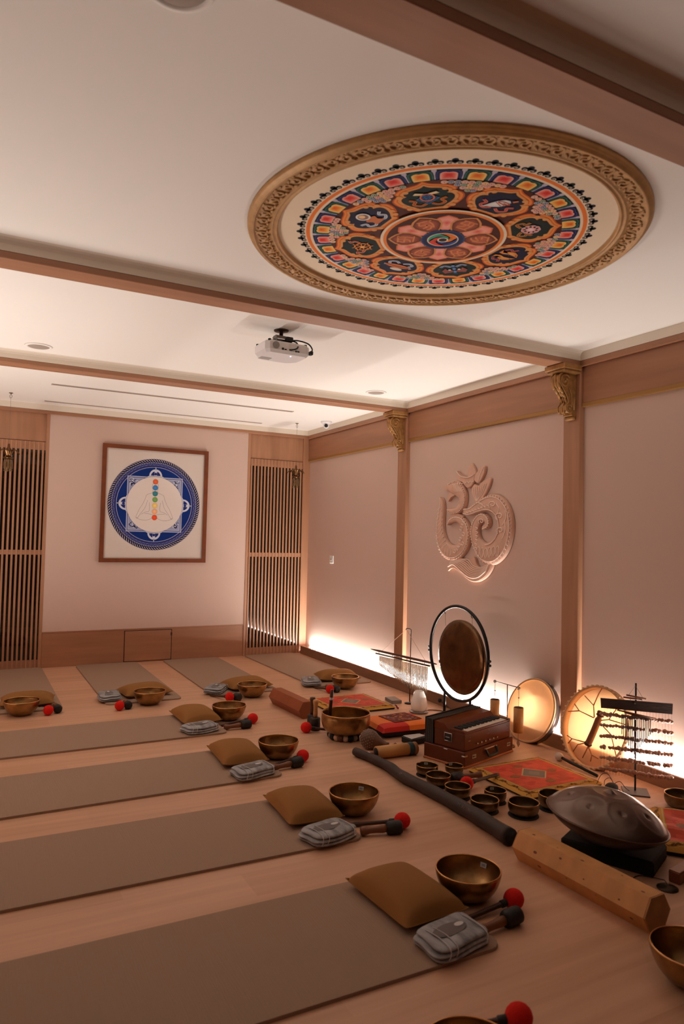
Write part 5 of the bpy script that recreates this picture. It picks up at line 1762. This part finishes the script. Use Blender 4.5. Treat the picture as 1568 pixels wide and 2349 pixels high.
t = thing('drum_beater', 'long beater with a pale felt head and black stick near the frame drums', 'beater', (-.178, -4.372, .027), 0, rot=(0, 0, -pi / 2 - .08))
MB().ball((0, 0, 0), (.030, .026, .026), 16, 10).build('felt_head', M('pale felt', (206, 192, 180), .95), t)
MB().tube([(.020, 0, 0), (.10, 0, -.006), (.33, 0, -.016)], [.009, .010, .009], 10).build('stick', BLACK, t)
t = thing('drawstring_pouch', 'black drawstring pouch with loose cords beside the shell chime stand', 'pouch', (-.335, -4.918, 0), .4)
MB().ball((0, 0, .028), (.048, .036, .028), 14, 10).ball((.045, .004, .024), (.022, .016, .016), 10, 8).build('pouch_body', M('black cloth', (26, 24, 22), .8, bump=.5, bscale=60), t)
mb = MB()
for pts in ([(.05, 0, .03), (.065, .03, .06), (.07, .06, .04), (.09, .07, .006)], [(.05, .01, .03), (.075, -.02, .05), (.08, -.05, .02), (.085, -.075, .004)], [(.05, 0, .03), (.06, .04, .08), (.05, .075, .07), (.04, .10, .005)]):
    mb.tube(smooth_path(pts, 5), .0018, 5)
mb.build('drawstring', BLACK, t)
MB().ball((.03, -.03, .014), (.012, .008, .008), 8, 6).build('toggle', M('red toggle', (150, 28, 22), .6), t)

# handpan on a black block
t = thing('foam_block', 'black foam block carrying the handpan', 'block', (-.955, -5.468, 0), radians(-65))
MB().cbox(-.195, .195, -.12, .12, 0, .064, .008).build('block_body', M('black foam', (16, 14, 13), .9), t)
MB().lathe([(.085, .0635), (.098, .0635), (.098, .066), (.085, .066)], 28, closed=True, xf=TR((-.02, .0, 0))).build('support_ring', BLACK, t)
from mathutils import Quaternion
t = thing('handpan', 'grey steel handpan with round dimples, tilted on a black block', 'handpan', (-.998, -5.466, .172))
t.rotation_mode = 'QUATERNION'
t.rotation_quaternion = Quaternion(Vector((.47, .883, 0)), radians(8.5))
PAN = M('nitrided steel', (118, 102, 94), .36, metal=.9, vary=.1, vscale=5)
RP = .252
FIELDS = [(.165 if k % 2 else .172, 2 * pi * k / 8 + .25, .062 if k % 2 else .068) for k in range(8)]
def pan_top(r):
    q = r / RP
    return .112 * (1 - q ** 2.3) ** .80 if q < 1 else 0
def ptop(u, v):
    r, a = RP * v, 2 * pi * u
    x, y = r * cos(a), r * sin(a)
    z = pan_top(r)
    d = r
    if d < .075:
        z -= .006 * max(0, 1 - (d / .075) ** 4)
        if d < .030:
            z += .016 * (cos(d / .030 * pi) + 1) / 2
    for fr_, fa, fs in FIELDS:
        d = sqrt((x - fr_ * cos(fa)) ** 2 + (y - fr_ * sin(fa)) ** 2)
        if d < fs:
            z -= .003 * (1 - (d / fs) ** 10)
            if d < .018:
                z -= .009 * (cos(d / .018 * pi) + 1) / 2
    return (x, y, z + .002)
MB().grid(ptop, 144, 60).build('top_shell', PAN, t)
MB().grid(lambda u, v: (RP * v * cos(-2 * pi * u), RP * v * sin(-2 * pi * u), -.002 - .096 * (1 - v ** 2.3) ** .8), 64, 20).build('bottom_shell', M('dark steel shell', (84, 68, 60), .4, metal=.8), t)
MB().lathe([(RP - .004, .003), (RP + .006, .0025), (RP + .0075, 0), (RP + .006, -.0025), (RP - .004, -.003)], 72, closed=True).build('rim', M('pan rim', (100, 78, 66), .4, metal=.8), t)
# odds and ends at the right edge
t = thing('sound_block', 'small brown wooden block at the right edge beside the foam block', 'block', (-.855, -5.742, 0), .2)
MB().cbox(-.085, .085, -.024, .024, .0, .046, .003).build('block_body', M('brown block wood', (120, 70, 44), .4), t)
MB().cbox(-.083, .083, -.022, .022, .046, .050, .001).build('block_top', M('pale block top', (170, 128, 104), .4), t)
t = thing('cymbal_disc', 'small dark disc with a thin cord near the end of the pale hexagonal tube', 'disc', (-1.0, -5.775, 0))
MB().lathe([(.040, 0), (.041, .004), (.025, .010), (.008, .013), (0, .013)], 28).build('disc', M('dark bronze disc', (74, 60, 48), .4, metal=.7), t)
MB().tube(smooth_path([(0, 0, .013), (.010, .02, .020), (.03, .05, .008), (-.02, .12, .004), (-.12, .09, .004), (-.17, .05, .004)], 6), .002, 6).build('cord', BLACK, t)
